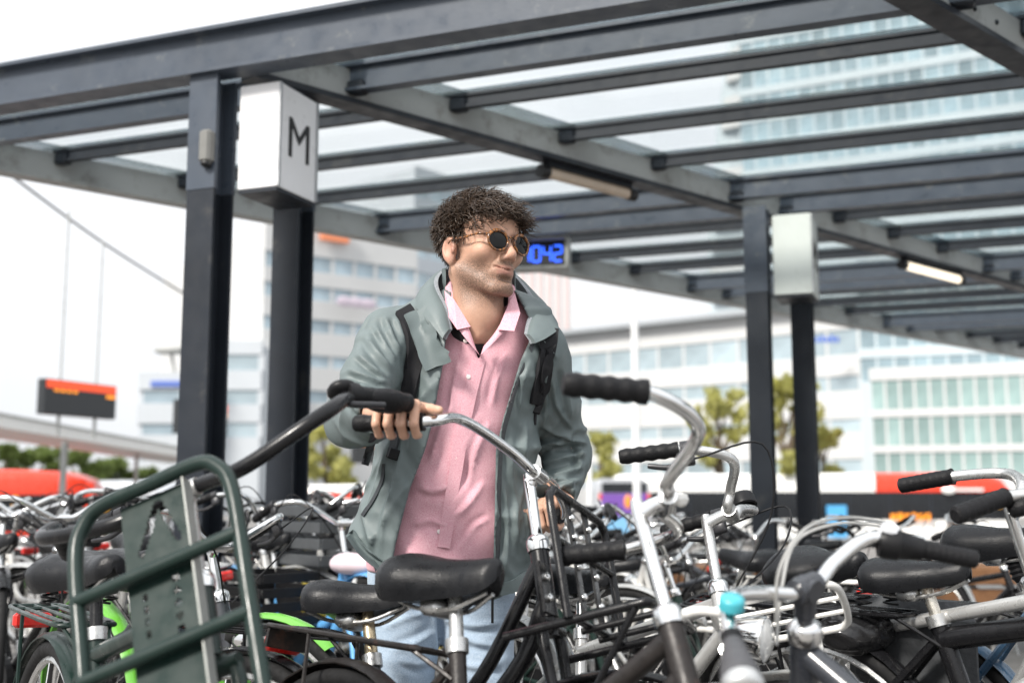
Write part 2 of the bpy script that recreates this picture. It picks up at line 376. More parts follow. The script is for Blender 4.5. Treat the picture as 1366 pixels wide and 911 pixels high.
# digital clock
t = Thing('digital_clock', 'black digital clock showing 1042 in blue digits under the canopy', 'clock', at(722, 360, 8.6))
cc = at(718, 339, 8.6); cu_, cn = Vector((.985,-.17,0)), Vector((.17,.985,0))
mb = MB(); mb.bbox(cc + cn*.06, cu_*.215, cn*.06, V(0,0,.10), .1); t.part('housing', mb, black_print)
mb = MB(); mb.box(cc + cu_*.225 + cn*.04, cu_*.012, cn*.10, V(0,0,.122)); mb.box(cc - V(0,0,.112) + cn*.04, cu_*.213, cn*.10, V(0,0,.008)); mb.box(cc + V(0,0,.112) + cn*.04, cu_*.213, cn*.10, V(0,0,.008)); t.part('frame', mb, steel_grey)
led = mat('blue_led', (.02,.05,.4), .4, emit=(.03,.13,1), estr=1.5)
def seg_text(s, origin, X, h, m, t):
    Z = V(0,0,1); w = h*.5; sg = {'0':'abcdef','1':'bc','2':'abged','4':'fgbc'}
    for i, ch in enumerate(s):
        o = Vector(origin) + X*i*w*1.42; b = MB(); k = h*.055; q = {'a':((0,h),(w,h)),'g':((0,h/2),(w,h/2)),'d':((0,0),(w,0)),'f':((0,h/2),(0,h)),'e':((0,0),(0,h/2)),'b':((w,h/2),(w,h)),'c':((w,0),(w,h/2))}
        for l in sg[ch]:
            (x0,z0),(x1,z1) = q[l]; A = o+X*x0+Z*z0; B = o+X*x1+Z*z1; dd = (B-A).normalized(); b.box((A+B)/2, dd*((B-A).length/2-k*.4), Vector((0,-1,0))*.003, dd.cross(V(0,1,0)).normalized()*k)
        t.part('digit', b, m)
seg_text('1042', cc - cn*.004 - cu_*.128 - V(0,0,.060), cu_, .118, led, t)
for s in (-.15, .15): t.part('hanger', MB().rod(cc + cn*.06 + cu_*s + V(0,0,.10), cc + cn*.06 + cu_*s + V(0,0,ZR+.13-cc.z), .012), steel_dark)
# ------------------------------------------------------------------ far buildings
GZ = -1.1
glass_b = mat('office_glass', (.33, .41, .46), .14, .2, .35, .35, rvar=.05, objrand=.18)
glass_p = mat('pale_glass', (.38, .46, .50), .15, .2, .22, .3, rvar=.05, objrand=.18)
glass_t = mat('teal_glass', (.25, .35, .34), .15, .15, .3, .25, rvar=.05, objrand=.18)
wall_w = mat('white_cladding', (.52, .525, .525), .6, 0, .05, .2)
wall_g = mat('pale_grey_cladding', (.45, .48, .51), .6, 0, .05, .2)
wall_l = mat('light_concrete', (.54, .56, .57), .6, 0, .06, .2)
wall_t = mat('tower_frame', (.44, .50, .53), .5, 0, .06, .2)
glass_w = mat('tower_glass', (.27, .36, .40), .15, .2, .25, .3, rvar=.05, objrand=.3)
brick_r = mat('reddish_cladding', (.58, .47, .46), .7, 0, .1, .2)
def building(name, label, p0, p1, depth, z1, rows, bay, gapf, wall, glass, strips=None, proud=.25):
    """facade from p0 to p1 (plan); rows = list of (zlow, zhigh) window bands; every window is a part"""
    p0, p1 = Vector(p0), Vector(p1); X = (p1-p0).normalized(); w = (p1-p0).length; N = Vector((X.y, -X.x, 0))
    if N.y > 0: N = -N
    t = Thing(name, label, 'building', V((p0.x+p1.x)/2, (p0.y+p1.y)/2, GZ))
    mid = (p0+p1)/2
    mb = MB(); mb.box(mid - N*(depth/2) + V(0,0,(z1+GZ)/2), X*w/2, N*(depth/2), V(0,0,(z1-GZ)/2)); body = t.part('wall', mb, wall)
    # spandrel bands stand proud of the glazing line
    edges = [GZ] + [z for r in rows for z in r] + [z1+.4]
    for i in range(0, len(edges), 2):
        a, b = edges[i], edges[i+1]
        if b-a < .05: continue
        mb = MB(); mb.box(mid + N*(proud/2) + V(0,0,(a+b)/2), X*(w/2+.05), N*(proud/2), V(0,0,(b-a)/2)); t.part('spandrel_band', mb, wall, body)
    nb = max(1, int(w/bay)); bw = w/nb
    for (a, b) in rows:
        mb = MB(); mb.box((0,0,0), X*(bw*(1-gapf)/2), N*.04, V(0,0,(b-a)/2 - .02)); me = mb.mesh('window')
        me.materials.append(glass)
        mp = None
        if gapf > .02:
            mb = MB(); mb.box((0,0,0), X*(bw*gapf/2), N*.09, V(0,0,(b-a)/2 - .01)); mp = mb.mesh('pier'); mp.materials.append(wall)
        for k in range(nb):
            c = p0 + X*(k+.5)*bw + N*.041 + V(0,0,(a+b)/2)
            o = link('window', me, None, t.o, c - t.base)
            if mp: link('pier', mp, None, o, X*(bw/2) + N*.02)
    return t, X, N
def XY(px, Y): q = at(px, 600, Y); return V(q.x, q.y, 0)
def Z(py, Y): return at(683, py, Y).z
# white office with blue window bands behind the front columns
D = 110
rows = [(Z(y1, D), Z(y0, D)) for y0, y1 in ((561,580),(517,534),(469,485),(420,438),(375,394),(334,355))]
tb, X, N = building('office_building', 'white office block with narrow blue window bands behind the front columns', XY(345, D), XY(552, D+10), 30, Z(300, D), rows, 2.2, .14, wall_w, glass_b)
mb = MB(); c = at(472, 405, D+4) + N*.6
for k in range(3): mb.ell(c + X*(k-1)*1.3, X*1.0, N*.1, V(0,0,.55), 10, 6)
tb.part('emblem', mb, mat('mauve_sign', (.52,.45,.52), .5))
mb = MB(); mb.bbox(at(443, 314, D+4) + N*.6, X*1.6, N*.2, V(0,0,.8)); tb.part('orange_sign', mb, mat('orange_sign', (.75,.25,.12), .5))
# lower wing at the left
D = 100
rows = [(Z(y1, D), Z(y0, D)) for y0, y1 in ((600,614),(565,580),(520,538))]
tb, X, N = building('low_office', 'low pale grey office wing left of the white office block', XY(183, D), XY(243, D), 25, Z(503, D), rows, 2.4, .2, wall_g, glass_b)
mb = MB(); mb.bbox(at(224, 512, D-.3) , X*1.5, N*.12, V(0,0,.28)); tb.part('blue_sign', mb, mat('blue_sign', (.10,.16,.45), .5))
rows = [(Z(y1, D), Z(y0, D)) for y0, y1 in ((560,580),(515,535),(466,488))]
building('grey_office', 'pale grey office with a flat roof beside the low wing', XY(243, D+4), XY(346, D+4), 25, Z(460, D+4), rows, 2.6, .15, wall_g, glass_p)
mb = MB(); mb.bbox(at(228, 468, D) , V(1.2,0,0), V(0,1,0), V(0,0,.25)); mb.rod(at(228, 468, D), at(234, 503, D), .15); single('roof_mast', mb, steel_grey, 'small mast on the roof of the low office wing', 'mast')
# greyish tower block seen through the roof glass behind the head
D = 170
rows = [(Z(y1, D), Z(y0, D)) for y0, y1 in ((600,622),(560,582),(520,542),(480,502),(440,462),(402,422),(362,382),(322,342),(282,302),(245,262))]
building('grey_tower', 'pale blue grey tower block rising behind the man', XY(548, D), XY(700, D+20), 30, Z(225, D), rows, 3.2, .12, wall_g, glass_p)
D = 150
t = Thing('striped_building', 'pale building with reddish vertical stripes beyond the clock', 'building', V(*XY(725, D)[:2], GZ))
mb = MB(); a, b = XY(690, D), XY(765, D); mb.box((a+b)/2 + V(0,6,(Z(355,D)+GZ)/2), V((b-a).length/2,0,0), V(0,6,0), V(0,0,(Z(355,D)-GZ)/2)); w_ = t.part('wall', mb, wall_l)
for k in range(6):
    q = XY(697+k*12, D); mb = MB(); mb.box(V(q.x, q.y-.06, Z(405, D)), V(.30,0,0), V(0,.12,0), V(0,0,(Z(362,D)-Z(455,D))/2)); t.part('stripe', mb, brick_r, w_)
# long white building on the right
D = 120
rows = [(Z(y1, D), Z(y0, D)) for y0, y1 in ((612,650),(558,576),(500,520),(438,472))]
tb, X, N = building('white_building', 'long white building with pale window bands behind the far columns', XY(752, D+25), XY(1152, D), 30, Z(412, D), rows, 3.4, .08, wall_w, glass_p)
tb.part('roof_edge', MB().box((XY(752,D+25)+XY(1152,D))/2 + N*.5 + V(0,0,Z(412,D)+.7), X*((XY(752,D+25)-XY(1152,D)).length/2+.6), N*1.2, V(0,0,.28)), mat('roof_edge_grey', (.30,.32,.34), .6))
for k in range(5):
    mb = MB(); mb.bbox(at(1094+k*6.5, 454-(k % 2), D-2) + N*.6, X*.17, N*.1, V(0,0,.30+.08*(k % 2)), .2); tb.part('lettering', mb, mat('blue_letter', (.06,.13,.48), .5))
# glass block and tower on the right
D = 100
rows = [(Z(y1, D), Z(y0, D)) for y0, y1 in ((604,634),(557,595),(508,547))]
tb, X, N = building('glass_block', 'glass office block of teal panes in white frames behind the bus', XY(1165, D), XY(1480, D-8), 20, Z(498, D), rows, 1.15, .16, wall_w, glass_t)
D = 118
rows = []
z = 2.0
while z < 62: rows.append((z, z+2.35)); z += 3.35
building('glass_tower', 'tall pale blue glass tower seen through the canopy roof', XY(1000, D+14), XY(1560, D-6), 26, 65, rows[9:], 1.75, .14, wall_t, glass_w)
building('tower_podium', 'pale glazed lower front under the glass tower', XY(1152, D-3), XY(1500, D-12), 10, rows[8][1]+.2, rows[3:9], 1.6, .14, wall_t, glass_w)
t = Thing('curved_corner', 'slanting white ribbed corner of the glass tower', 'building', V(*XY(985, D+16)[:2], GZ))
a = XY(1004, D+14)
mb = MB(); mb.prism([a + V(0,.2,GZ), a + V(-4.6,3,GZ), a + V(-4.2,3,30), a + V(-2.6,3,46), a + V(-.8,2,58), a + V(0,.2,62)], (1.5,8,0)); w_ = t.part('wall', mb, wall_t)
for k in range(14):
    z = 18 + k*3.0; wd = 4.3 if z < 30 else 4.3 - (z-30)*.12
    mb = MB(); mb.box(a + V(-wd/2, .9, z), V(wd/2-.2, -.9, 0), V(0,.25,0), V(0,0,.5)); t.part('ledge', mb, wall_w, w_)

# ------------------------------------------------------------------ trees
bark = mat('bark', (.10, .075, .05), .9, 0, .3, 8, bump=.5, bscale=30)
leaf_y = mat('leaf_yellow_green', (.44, .43, .15), .6, 0, .4, 1.5, spec=.3)
leaf_d = mat('leaf_dark_green', (.15, .20, .06), .6, 0, .45, 1.2, spec=.3)
for lm in (leaf_y, leaf_d):          # light passes through the leaves
    nt = lm.node_tree; b = nt.nodes['Principled BSDF']; tr = nt.nodes.new('ShaderNodeBsdfTranslucent'); mx = nt.nodes.new('ShaderNodeMixShader'); mx.inputs[0].default_value = .55
    nt.links.new(b.inputs['Base Color'].links[0].from_socket, tr.inputs[0]); out_ = nt.nodes['Material Output']; nt.links.new(b.outputs[0], mx.inputs[1]); nt.links.new(tr.outputs[0], mx.inputs[2]); nt.links.new(mx.outputs[0], out_.inputs[0])
def tree(label, base, h, r, leafm, n=1500, lsize=.28, crown_lo=.35, group=None, rs=1, name='tree'):
    R = np.random.default_rng(rs); base = Vector(base); t = Thing(name, label, 'tree', base, group)
    mb = MB(); top = base + V(R.normal()*.1*r, R.normal()*.1*r, h*.8)
    mb.tube(spl([base, base + V(R.normal()*.05, R.normal()*.05, h*.35), top], 4), [.035*h*(1-.085*i) for i in range(9)], 8)
    cents = []
    for k in range(9):
        a = R.uniform(0, 2*PI); hh = R.uniform(crown_lo, .85); rr = r*R.uniform(.45, .85)*(1-.5*abs(hh-.6))
        st = base + V(0,0,h*hh*.75); en = base + V(math.cos(a)*rr, math.sin(a)*rr, h*hh + R.uniform(.02,.12)*h)
        mb.tube(spl([st, (st+en)/2 + V(0,0,.04*h), en], 3), [.012*h, .010*h, .008*h, .007*h, .006*h, .005*h, .003*h], 5)
        cents += [en, (st+en*2)/3]
    cents += [top + V(R.normal()*.2*r, R.normal()*.2*r, R.uniform(0,.12)*h) for _ in range(6)]
    t.part('trunk', mb, bark)
    C = np.array([tuple(c) for c in cents]); idx = R.integers(0, len(C), n); rad = R.uniform(.16, .34, len(C))*r
    d = R.normal(size=(n,3)); d /= np.linalg.norm(d, axis=1)[:,None]; P = C[idx] + d*(rad[idx]*R.uniform(.35,1,n)**.5)[:,None]*[1,1,.75]
    A = R.normal(size=(n,3)); A /= np.linalg.norm(A, axis=1)[:,None]; B = np.cross(A, R.normal(size=(n,3))); B /= np.linalg.norm(B, axis=1)[:,None]
    s = lsize*R.uniform(.5,1.2,n)[:,None]
    v = np.stack([P-A*s, P-B*s*.5, P+A*s, P+B*s*.5], 1).reshape(-1,3)
    mb = MB(); mb.v = [tuple(p) for p in v]; mb.f = [(4*i,4*i+1,4*i+2,4*i+3) for i in range(n)]; mb.sm = [False]*n
    t.part('crown', mb, leafm)
    return t
def tree_at(label, px, ytop, Y, wpx, leafm, **k):
    b = XY(px, Y); b.z = GZ if Y > 24 else 0; tree(label, b, Z(ytop, Y) - b.z, wpx/2/FPX*Y, leafm, **k)
tree_at('airy yellow green tree rising between the far columns', 1048, 492, 46, 120, leaf_y, n=950, lsize=.26, rs=3)
tree_at('sparse yellow green tree left of the far columns', 960, 505, 50, 90, leaf_y, n=700, lsize=.26, rs=4)
tree_at('yellow green tree right of the far columns', 1098, 560, 48, 70, leaf_y, n=900, lsize=.24, rs=5)
tree_at('small yellow green tree behind the man\'s sleeve', 800, 568, 52, 76, leaf_y, n=600, lsize=.24, rs=6)
tree_at('yellow green tree between the front columns and the man', 440, 552, 44, 92, leaf_y, n=900, lsize=.24, rs=8)
for k, (px, yt, wp, Y) in enumerate(((8,590,70,80),(52,596,90,84),(104,600,80,82),(150,612,80,86),(190,622,60,90))):
    tree_at(['dark green tree at the edge behind the red bus','broad dark green tree behind the red bus roof','dark green tree by the hanging departure board','low dark green tree beyond the shelter beam','smallest dark green tree below the low office wing'][k], px, yt, Y, wp, leaf_d, n=1300, lsize=.42, rs=20+k, group='trees behind the red bus', crown_lo=.2)

# ------------------------------------------------------------------ buses
bus_white = mat('bus_white', (.82, .82, .80), .3, 0, .03, 2, coat=.3)
bus_red = mat('bus_red', (.72, .045, .015), .3, 0, .05, 2, coat=.3)
bus_black = mat('bus_black_glass', (.012, .014, .017), .08, 0, .2, 2)
bus_silver = mat('bus_silver', (.55, .57, .60), .3, .4, .05, 2)
tyre_m = mat('tyre_rubber', (.012, .012, .0125), .75, 0, .2, 30, bump=.3, bscale=120, spec=.25)
orange_led = mat('orange_led', (.5,.15,.01), .4, emit=(1,.33,.02), estr=.7)
def bus(label, a, b, h, w, roofm, frontm, lower, display=None, split=.66, rear=None):
    """a = rear end, b = front end (plan, near side); the roof skirt is the pale band above the dark glass"""
    a, b = Vector(a), Vector(b); X = (b-a).normalized(); Ln = (b-a).length; N = Vector((X.y, -X.x, 0))
    if N.y > 0: N = -N
    t = Thing('city_bus', label, 'bus', V((a.x+b.x)/2, (a.y+b.y)/2, GZ))
    def P(u, s, z): return a + X*u - N*s + V(0,0,GZ+z)
    def section(u, k, z0, z1, ins):     # rounded cross-section ring at u
        r = .28; pts = []
        zz = z1 - k; s0, s1 = ins, w-ins
        pts += [P(u, s0, z0), P(u, s0, zz-r), P(u, s0+.08, zz-.08), P(u, s0+r, zz), P(u, s1-r, zz), P(u, s1-.08, zz-.08), P(u, s1, zz-r), P(u, s1, z0)]
        return pts
    cut = Ln*split
    mb = MB(); mb.loft([section(.0,.25,h*.74,h,.08), section(.25,.05,h*.74,h,0), section(cut,0,h*.74,h,0)]); t.part('roof', mb, roofm)
    mb = MB(); mb.loft([section(cut+.004,0,h*.74,h,0), section(Ln-2.2,0,h*.74,h,0), section(Ln-.9,.06,h*.74,h,.02), section(Ln-.3,.25,h*.74,h,.12), section(Ln,.5,h*.74,h-.1,.3)]); t.part('front_roof', mb, frontm)
    mb = MB(); mb.box((P(0,0,h*.55)+P(Ln,w,h*.55))/2, X*(Ln/2-.12), N*(w/2-.02), V(0,0,h*.19+.001)); t.part('glazing', mb, bus_black)
    n = max(3, int(Ln/1.5))
    for k in range(1, n): t.part('window_post', MB().box(P(Ln*k/n, .012, h*.55), X*.035, N*.008, V(0,0,h*.185)), steel_dark)
    mb = MB(); mb.box((P(0,0,h*.23)+P(Ln,w,h*.23))/2, X*(Ln/2-.06), N*(w/2), V(0,0,h*.13-.001)); t.part('skirt', mb, lower)
    for u in (Ln*.16, Ln*.5, Ln*.86):
        mb = MB(); c = P(u, -.01, .48); mb.lathe(c, -N, [(-.015,0),(-.015,.25),(-.015,.48),(.2,.48),(.2,.1)], 24); t.part('wheel', mb, tyre_m)
    return t, P, X, N, Ln
t, P, X, N, Ln = bus('long white bus with a red front end beyond the far columns', XY(815, 46), XY(1348, 44.5), 2.85, 2.5, bus_white, bus_red, bus_white, split=.665)
q = at(1212, 689, 44.9)
for k in range(6):
    mb = MB(); mb.box(q + X*(k-2.5)*.26 - V(0,.22,0), X*.09, N*.03, V(0,0,.11+.03*(k % 2))); t.part('display_letter', mb, orange_led)
mb = MB(); mb.ell(at(1263, 653, 44.7) - V(0,.2,0), X*.28, N*.05, V(0,0,.16)); mb.box(at(1290, 653, 44.7) - V(0,.17,0), X*.55, N*.03, V(0,0,.05)); t.part('emblem', mb, bus_white)
mb = MB(); mb.bbox(at(1328, 670, 44.5) - V(0,.2,0), X*.12, N*.1, V(0,0,.2)); t.part('marker_lamp', mb, mat('amber_lamp', (.8,.4,.03), .3, emit=(1,.5,.05), estr=.3))
mb = MB(); mb.box(at(1114, 695, 45) - V(0,.26,0), X*.38, N*.03, V(0,0,.62)); t.part('door_poster', mb, mat('sky_blue_poster', (.08,.35,.65), .4))
t, P, X, N, Ln = bus('red bus with rounded roof at the tram stop', XY(-330, 31.5), XY(127, 33), 2.75, 2.5, bus_red, bus_red, bus_red, split=.4)
mb = MB(); mb.box(at(119, 672, 32.6) , X*.12, N*.06, V(0,0,.62)); t.part('corner_pillar', mb, bus_red)
for k in range(2):
    mb = MB(); mb.ell(at((20, 140)[k], (668, 675)[k], 32), X*.12, N*.08, V(0,0,.14)); t.part('marker_lamp', mb, MATS['amber_lamp'])
t, P, X, N, Ln = bus('grey silver bus parked behind the red bus', XY(60, 52), XY(216, 50), 2.62, 2.4, bus_silver, bus_silver, bus_silver)
t, P, X, N, Ln = bus('white bus with a red stripe passing behind the man', XY(395, 40), XY(720, 41), 2.4, 2.4, bus_white, bus_white, bus_black, split=.5)
mb = MB(); mb.box(P(Ln*.5, -.02, 2.0), X*(Ln*.46), N*.015, V(0,0,.10)); t.part('red_stripe', mb, bus_red)
# minibus seen from behind, with a purple poster
t = Thing('minibus', 'silver minibus with a purple poster on its rear', 'bus', V(*XY(832, 40)[:2], GZ))
c = XY(832, 40); zt_ = Z(638, 40)
mb = MB(); prof = lambda y, k: [c + V(sx*(.93-k*(.06 if z > 1.2 else 0)), y, 0) + V(0,0,z) for sx, z in ((-1,GZ+.3),(-1,zt_-.5),(-.93,zt_-.15),(-.75,zt_),(.75,zt_),(.93,zt_-.15),(1,zt_-.5),(1,GZ+.3))]
mb.loft([prof(0,1), prof(.12,0), prof(5.5,0)]); t.part('body', mb, bus_silver)
mb = MB(); mb.box(c + V(0,-.02,zt_-.32), V(.78,0,0), V(0,.02,0), V(0,0,.17)); t.part('rear_window', mb, bus_black)
mb = MB(); mb.box(c + V(0,-.02,zt_-.92), V(.80,0,0), V(0,.02,0), V(0,0,.40)); p_ = t.part('poster', mb, mat('purple_poster', (.16,.07,.33), .4))
mb = MB(); mb.ell(c + V(.12,-.05,zt_-.80), V(.13,0,0), V(0,.02,0), V(0,0,.24)); t.part('poster_motif', mb, mat('poster_orange', (.85,.28,.05), .4), p_)
mb = MB(); mb.box(c + V(-.25,-.03,zt_-1.62), V(.55,0,0), V(0,.02,0), V(0,0,.28)); t.part('lower_poster', mb, mat('poster_blue', (.18,.40,.62), .4))
for s in (-1, 1):
    mb = MB(); mb.bbox(c + V(s*.84,-.03,zt_-.62), V(.05,0,0), V(0,.02,0), V(0,0,.10)); t.part('tail_lamp', mb, bus_red)
    mb = MB(); mb.tube([c + V(s*.7,.9,GZ+.34), c + V(s*.93,.9,GZ+.34)], .34, 20); t.part('wheel', mb, tyre_m)

# ------------------------------------------------------------------ tram stop: shelter beam, wires, departure boards, poles
t = Thing('tram_shelter', 'pale tram shelter roof running behind the departure board', 'shelter', V(*XY(85, 27)[:2], GZ))
a, b = at(-120, 540, 22), at(262, 607, 40)
d = (b-a).normalized(); s = d.cross(V(0,0,1)).normalized()
mb = MB(); mb.box((a+b)/2 - V(0,0,.16), (b-a)/2, s*.9, V(0,0,.13)); t.part('roof_slab', mb, mat('shelter_white', (.72,.72,.70), .5))
mb = MB(); mb.box((a+b)/2 - V(0,0,.01), (b-a)/2*.999, s*.94, V(0,0,.02)); t.part('roof_edge', mb, steel_grey)
for k in (.12, .40, .68, .95):
    q = a + (b-a)*k; mb = MB(); mb.tube([V(q.x, q.y, GZ), q - V(0,0,.28)], .06, 10); t.part('post', mb, steel_grey)
wire_m = mat('wire', (.10,.10,.10), .6)
mb = MB(); W0, W1 = at(-60, 178, 17), at(262, 402, 25); mb.tube(spl([W0, (W0+W1)/2 - V(0,0,.12), W1], 8), .026, 6)
single('span_wire', mb, wire_m, 'thin span wire slanting down behind the front column', 'wire')
def board(label, px, py, wpx, hpx, Y, hang):
    c = at(px, py, Y); hw = wpx/2/FPX*Y; hh = hpx/2/FPX*Y; X = Vector((.40, .916, 0)); N = Vector((.916,-.40,0)); hw *= 1.4
    t = Thing('departure_board', label, 'sign', c - V(0,0,hh))
    mb = MB(); mb.bbox(c, X*hw, N*.09, V(0,0,hh), .08); t.part('housing', mb, mat('board_black', (.022,.025,.028), .4))
    mb = MB(); mb.box(c + N*.095 + V(0,0,hh*.72), X*hw*.96, N*.006, V(0,0,hh*.22)); t.part('red_header', mb, mat('board_red', (.75,.07,.02), .4, emit=(1,.1,.02), estr=.35))
    for k in range(4):
        mb = MB(); mb.box(c + N*.097 + X*hw*(-.7+.17*k) + V(0,0,hh*.38), X*hw*.06, N*.004, V(0,0,hh*.07)); t.part('amber_text', mb, orange_led)
    mb = MB(); mb.box(c + N*.097 + X*hw*.82 + V(0,0,hh*.3), X*hw*.13, N*.004, V(0,0,hh*.10)); t.part('amber_text', mb, orange_led)
    for s, ytop in hang:
        mb = MB(); q = c + X*hw*s; mb.tube([q + V(0,0,hh), V(q.x, q.y, Z(ytop, Y))], .018, 6); t.part('hanger_rod', mb, steel_grey)
        mb = MB(); mb.tube([q - V(0,0,hh), q - V(0,0,hh+.35)], .03, 6); t.part('bracket', mb, steel_grey)
    return t
board('departure board with a red header hanging under the span wire', 104, 533, 92, 46, 20, ((-.5,288),(.5,315)))
board('second departure board half hidden behind the front column', 268, 558, 72, 44, 27, ((-.5,470),(.5,480)))
board('dark departure board beside the yellow green tree', 486, 600, 40, 36, 36, ())
def pole(label, px, ytop, Y, r, m=None):
    q = XY(px, Y); q.z = GZ; tp = Z(ytop, Y); t = Thing('lamp_post', label, 'pole', q)
    mb = MB(); mb.tube([q, q + V(0,0,tp-GZ)], [r, r*.8], 10); t.part('pole', mb, m or mat('pole_white', (.72,.73,.73), .4))
    mb = MB(); mb.lathe(q, (0,0,1), [(0,r*1.9),(.25,r*1.9),(.32,r*1.1),(.33,0)], 12); t.part('base_sleeve', mb, m or MATS['pole_white'])
pole('tall white lamp post in front of the long white building', 849, 385, 40, .15)
pole('thin grey post by the tram shelter', 84, 590, 26, .06, steel_grey)
pole('short white post beside the minibus', 786, 590, 42, .10)
# low wooden bench / planter wall seen behind the saddles on the right
t = Thing('bench', 'long wooden bench behind the parked bicycles', 'bench', V(*XY(1190, 7.4)[:2], 0))
c = XY(1190, 7.4); wood = mat('bench_wood', (.30,.14,.06), .6, 0, .25, 12, bump=.2)
for zz, yy in ((.53,0),(.53,.16),(.53,.32),(.36,-.06),(.49,-.10)):
    mb = MB(); mb.bbox(c + V(0,yy,zz), V(1.5,0,0), V(0,.07,0) if yy >= 0 else V(0,.015,0), V(0,0,.02) if yy >= 0 else V(0,0,.05), .2); t.part('plank', mb, wood)
for s in (-1.2, 0, 1.2):
    mb = MB(); mb.bbox(c + V(s,.14,.255), V(.03,0,0), V(0,.2,0), V(0,0,.255), .1); t.part('leg', mb, steel_dark)
# ------------------------------------------------------------------ bicycles
chrome = mat('chrome', (.78,.78,.77), .13, 1., .06, 30, rvar=.08, dirt=(.30,.27,.24), dscale=22, damt=.30)
alu = mat('brushed_aluminium', (.58,.58,.57), .32, .9, .08, 40, dirt=(.25,.23,.21), dscale=25, damt=.30)
grip_m = mat('grip_rubber', (.009,.009,.010), .5, 0, .2, 40, bump=.35, bscale=260, spec=.2)
saddle_m = mat('saddle_vinyl', (.009,.0095,.011), .34, 0, .2, 25, bump=.22, bscale=380, dirt=(.022,.022,.022), dscale=9, damt=.34, spec=.26)
black_p = mat('black_bike_paint', (.007,.007,.008), .26, 0, .2, 20, coat=.12, spec=.3, dirt=(.03,.028,.026), dscale=14, damt=.32)
black_m = mat('black_plastic', (.008,.008,.009), .42, 0, .2, 30, spec=.25)
rust_p = mat('rusty_black_paint', (.018,.015,.014), .45, .2, .3, 25, bump=.25, bscale=120, dirt=(.075,.032,.018), dscale=12, damt=.38)
green_p = mat('dark_green_paint', (.009,.022,.018), .34, 0, .12, 12, coat=.08, spec=.32, dirt=(.018,.030,.025), dscale=10, damt=.36)
lime_p = mat('lime_green_paint', (.13,.42,.045), .3, 0, .1, 10, coat=.4)
blue_p = mat('light_blue_paint', (.10,.32,.62), .3, 0, .1, 10, coat=.4)
navy_p = mat('navy_blue_paint', (.035,.075,.13), .25, 0, .12, 14, coat=.5, dirt=(.08,.10,.12), dscale=14, damt=.34)
grey_p = mat('dark_grey_paint', (.030,.033,.040), .32, 0, .12, 14, coat=.4, dirt=(.14,.14,.14), dscale=16, damt=.34)
silver_p = mat('silver_paint', (.52,.52,.51), .32, .5, .08, 14, coat=.3, dirt=(.3,.29,.27), dscale=14, damt=.36)
white_p = mat('white_bike_paint', (.70,.69,.66), .35, 0, .06, 14, coat=.3, dirt=(.46,.43,.38), dscale=18, damt=.38)
red_p = mat('red_bike_paint', (.50,.03,.03), .3, 0, .1, 14, coat=.4)
yellow_p = mat('yellow_bike_paint', (.60,.48,.05), .35, 0, .1, 14, coat=.3)
red_lens = mat('red_lens', (.60,.02,.015), .2, 0, .1, 30, coat=.5)
clear_lens = mat('clear_lens', (.75,.76,.76), .12, .3, .05, 30)
teal_p = mat('teal_enamel', (.05,.36,.42), .3, 0, .08, 20, coat=.3)
lever_m = mat('lever_black', (.03,.03,.033), .35, .3, .2, 30)
def rotv(v, ax, ang): return Matrix.Rotation(ang, 3, Vector(ax)) @ Vector(v)
OMA = [(.015,.07,.015),(.045,.19,.07),(-.05,.265,.09),(-.185,.285,.085)]
CITY = [(.02,.10,.02),(.01,.20,.05),(-.03,.25,.05),(-.12,.31,.045)]
FLAT = [(.0,.10,.01),(-.01,.20,.02),(-.03,.25,.02),(-.07,.36,.015)]
def saddle_mesh(S, fx, ly, uz, k=1.0, wide=.105, nose=.028, thick=1.3):
    """loft from the wide rear to the nose; S = middle of the top"""
    rings = []
    prof = [(-.135,.03,.022,-.016),(-.132,.62,.045,-.004),(-.115,.90,.060,.006),(-.085,1.0,.066,.008),(-.05,.93,.064,.004),(-.01,.66,.056,-.002),(.03,.44,.050,-.004),(.08,.33,.046,-.003),(.12,.28,.042,.0),(.135,.20,.034,-.003),(.141,.03,.018,-.014)]
    for s, wf, hh, dz in prof:
        hh *= thick
        w = max(wide*wf, nose*min(1, wf*3.2)) if wf > .1 else .006
        r = []
        for i in range(20):
            a = PI*(-.18 + 1.36*i/15) if i < 16 else None
            if i < 16: y = math.cos(a)*w; z = hh*.62*(math.sin(a) if math.sin(a) > 0 else math.sin(a)*1.25) - hh*.62 + dz
            else:
                q = (i-15)/5; y0 = math.cos(PI*1.18)*w; y = y0 + q*(-2*y0); z = -hh*.62*(1+.68) + dz + .010*math.sin(q*PI)
            r.append(S + fx*s*k + ly*y*k + uz*z*k)
        rings.append(r)
    return MB().loft(rings)
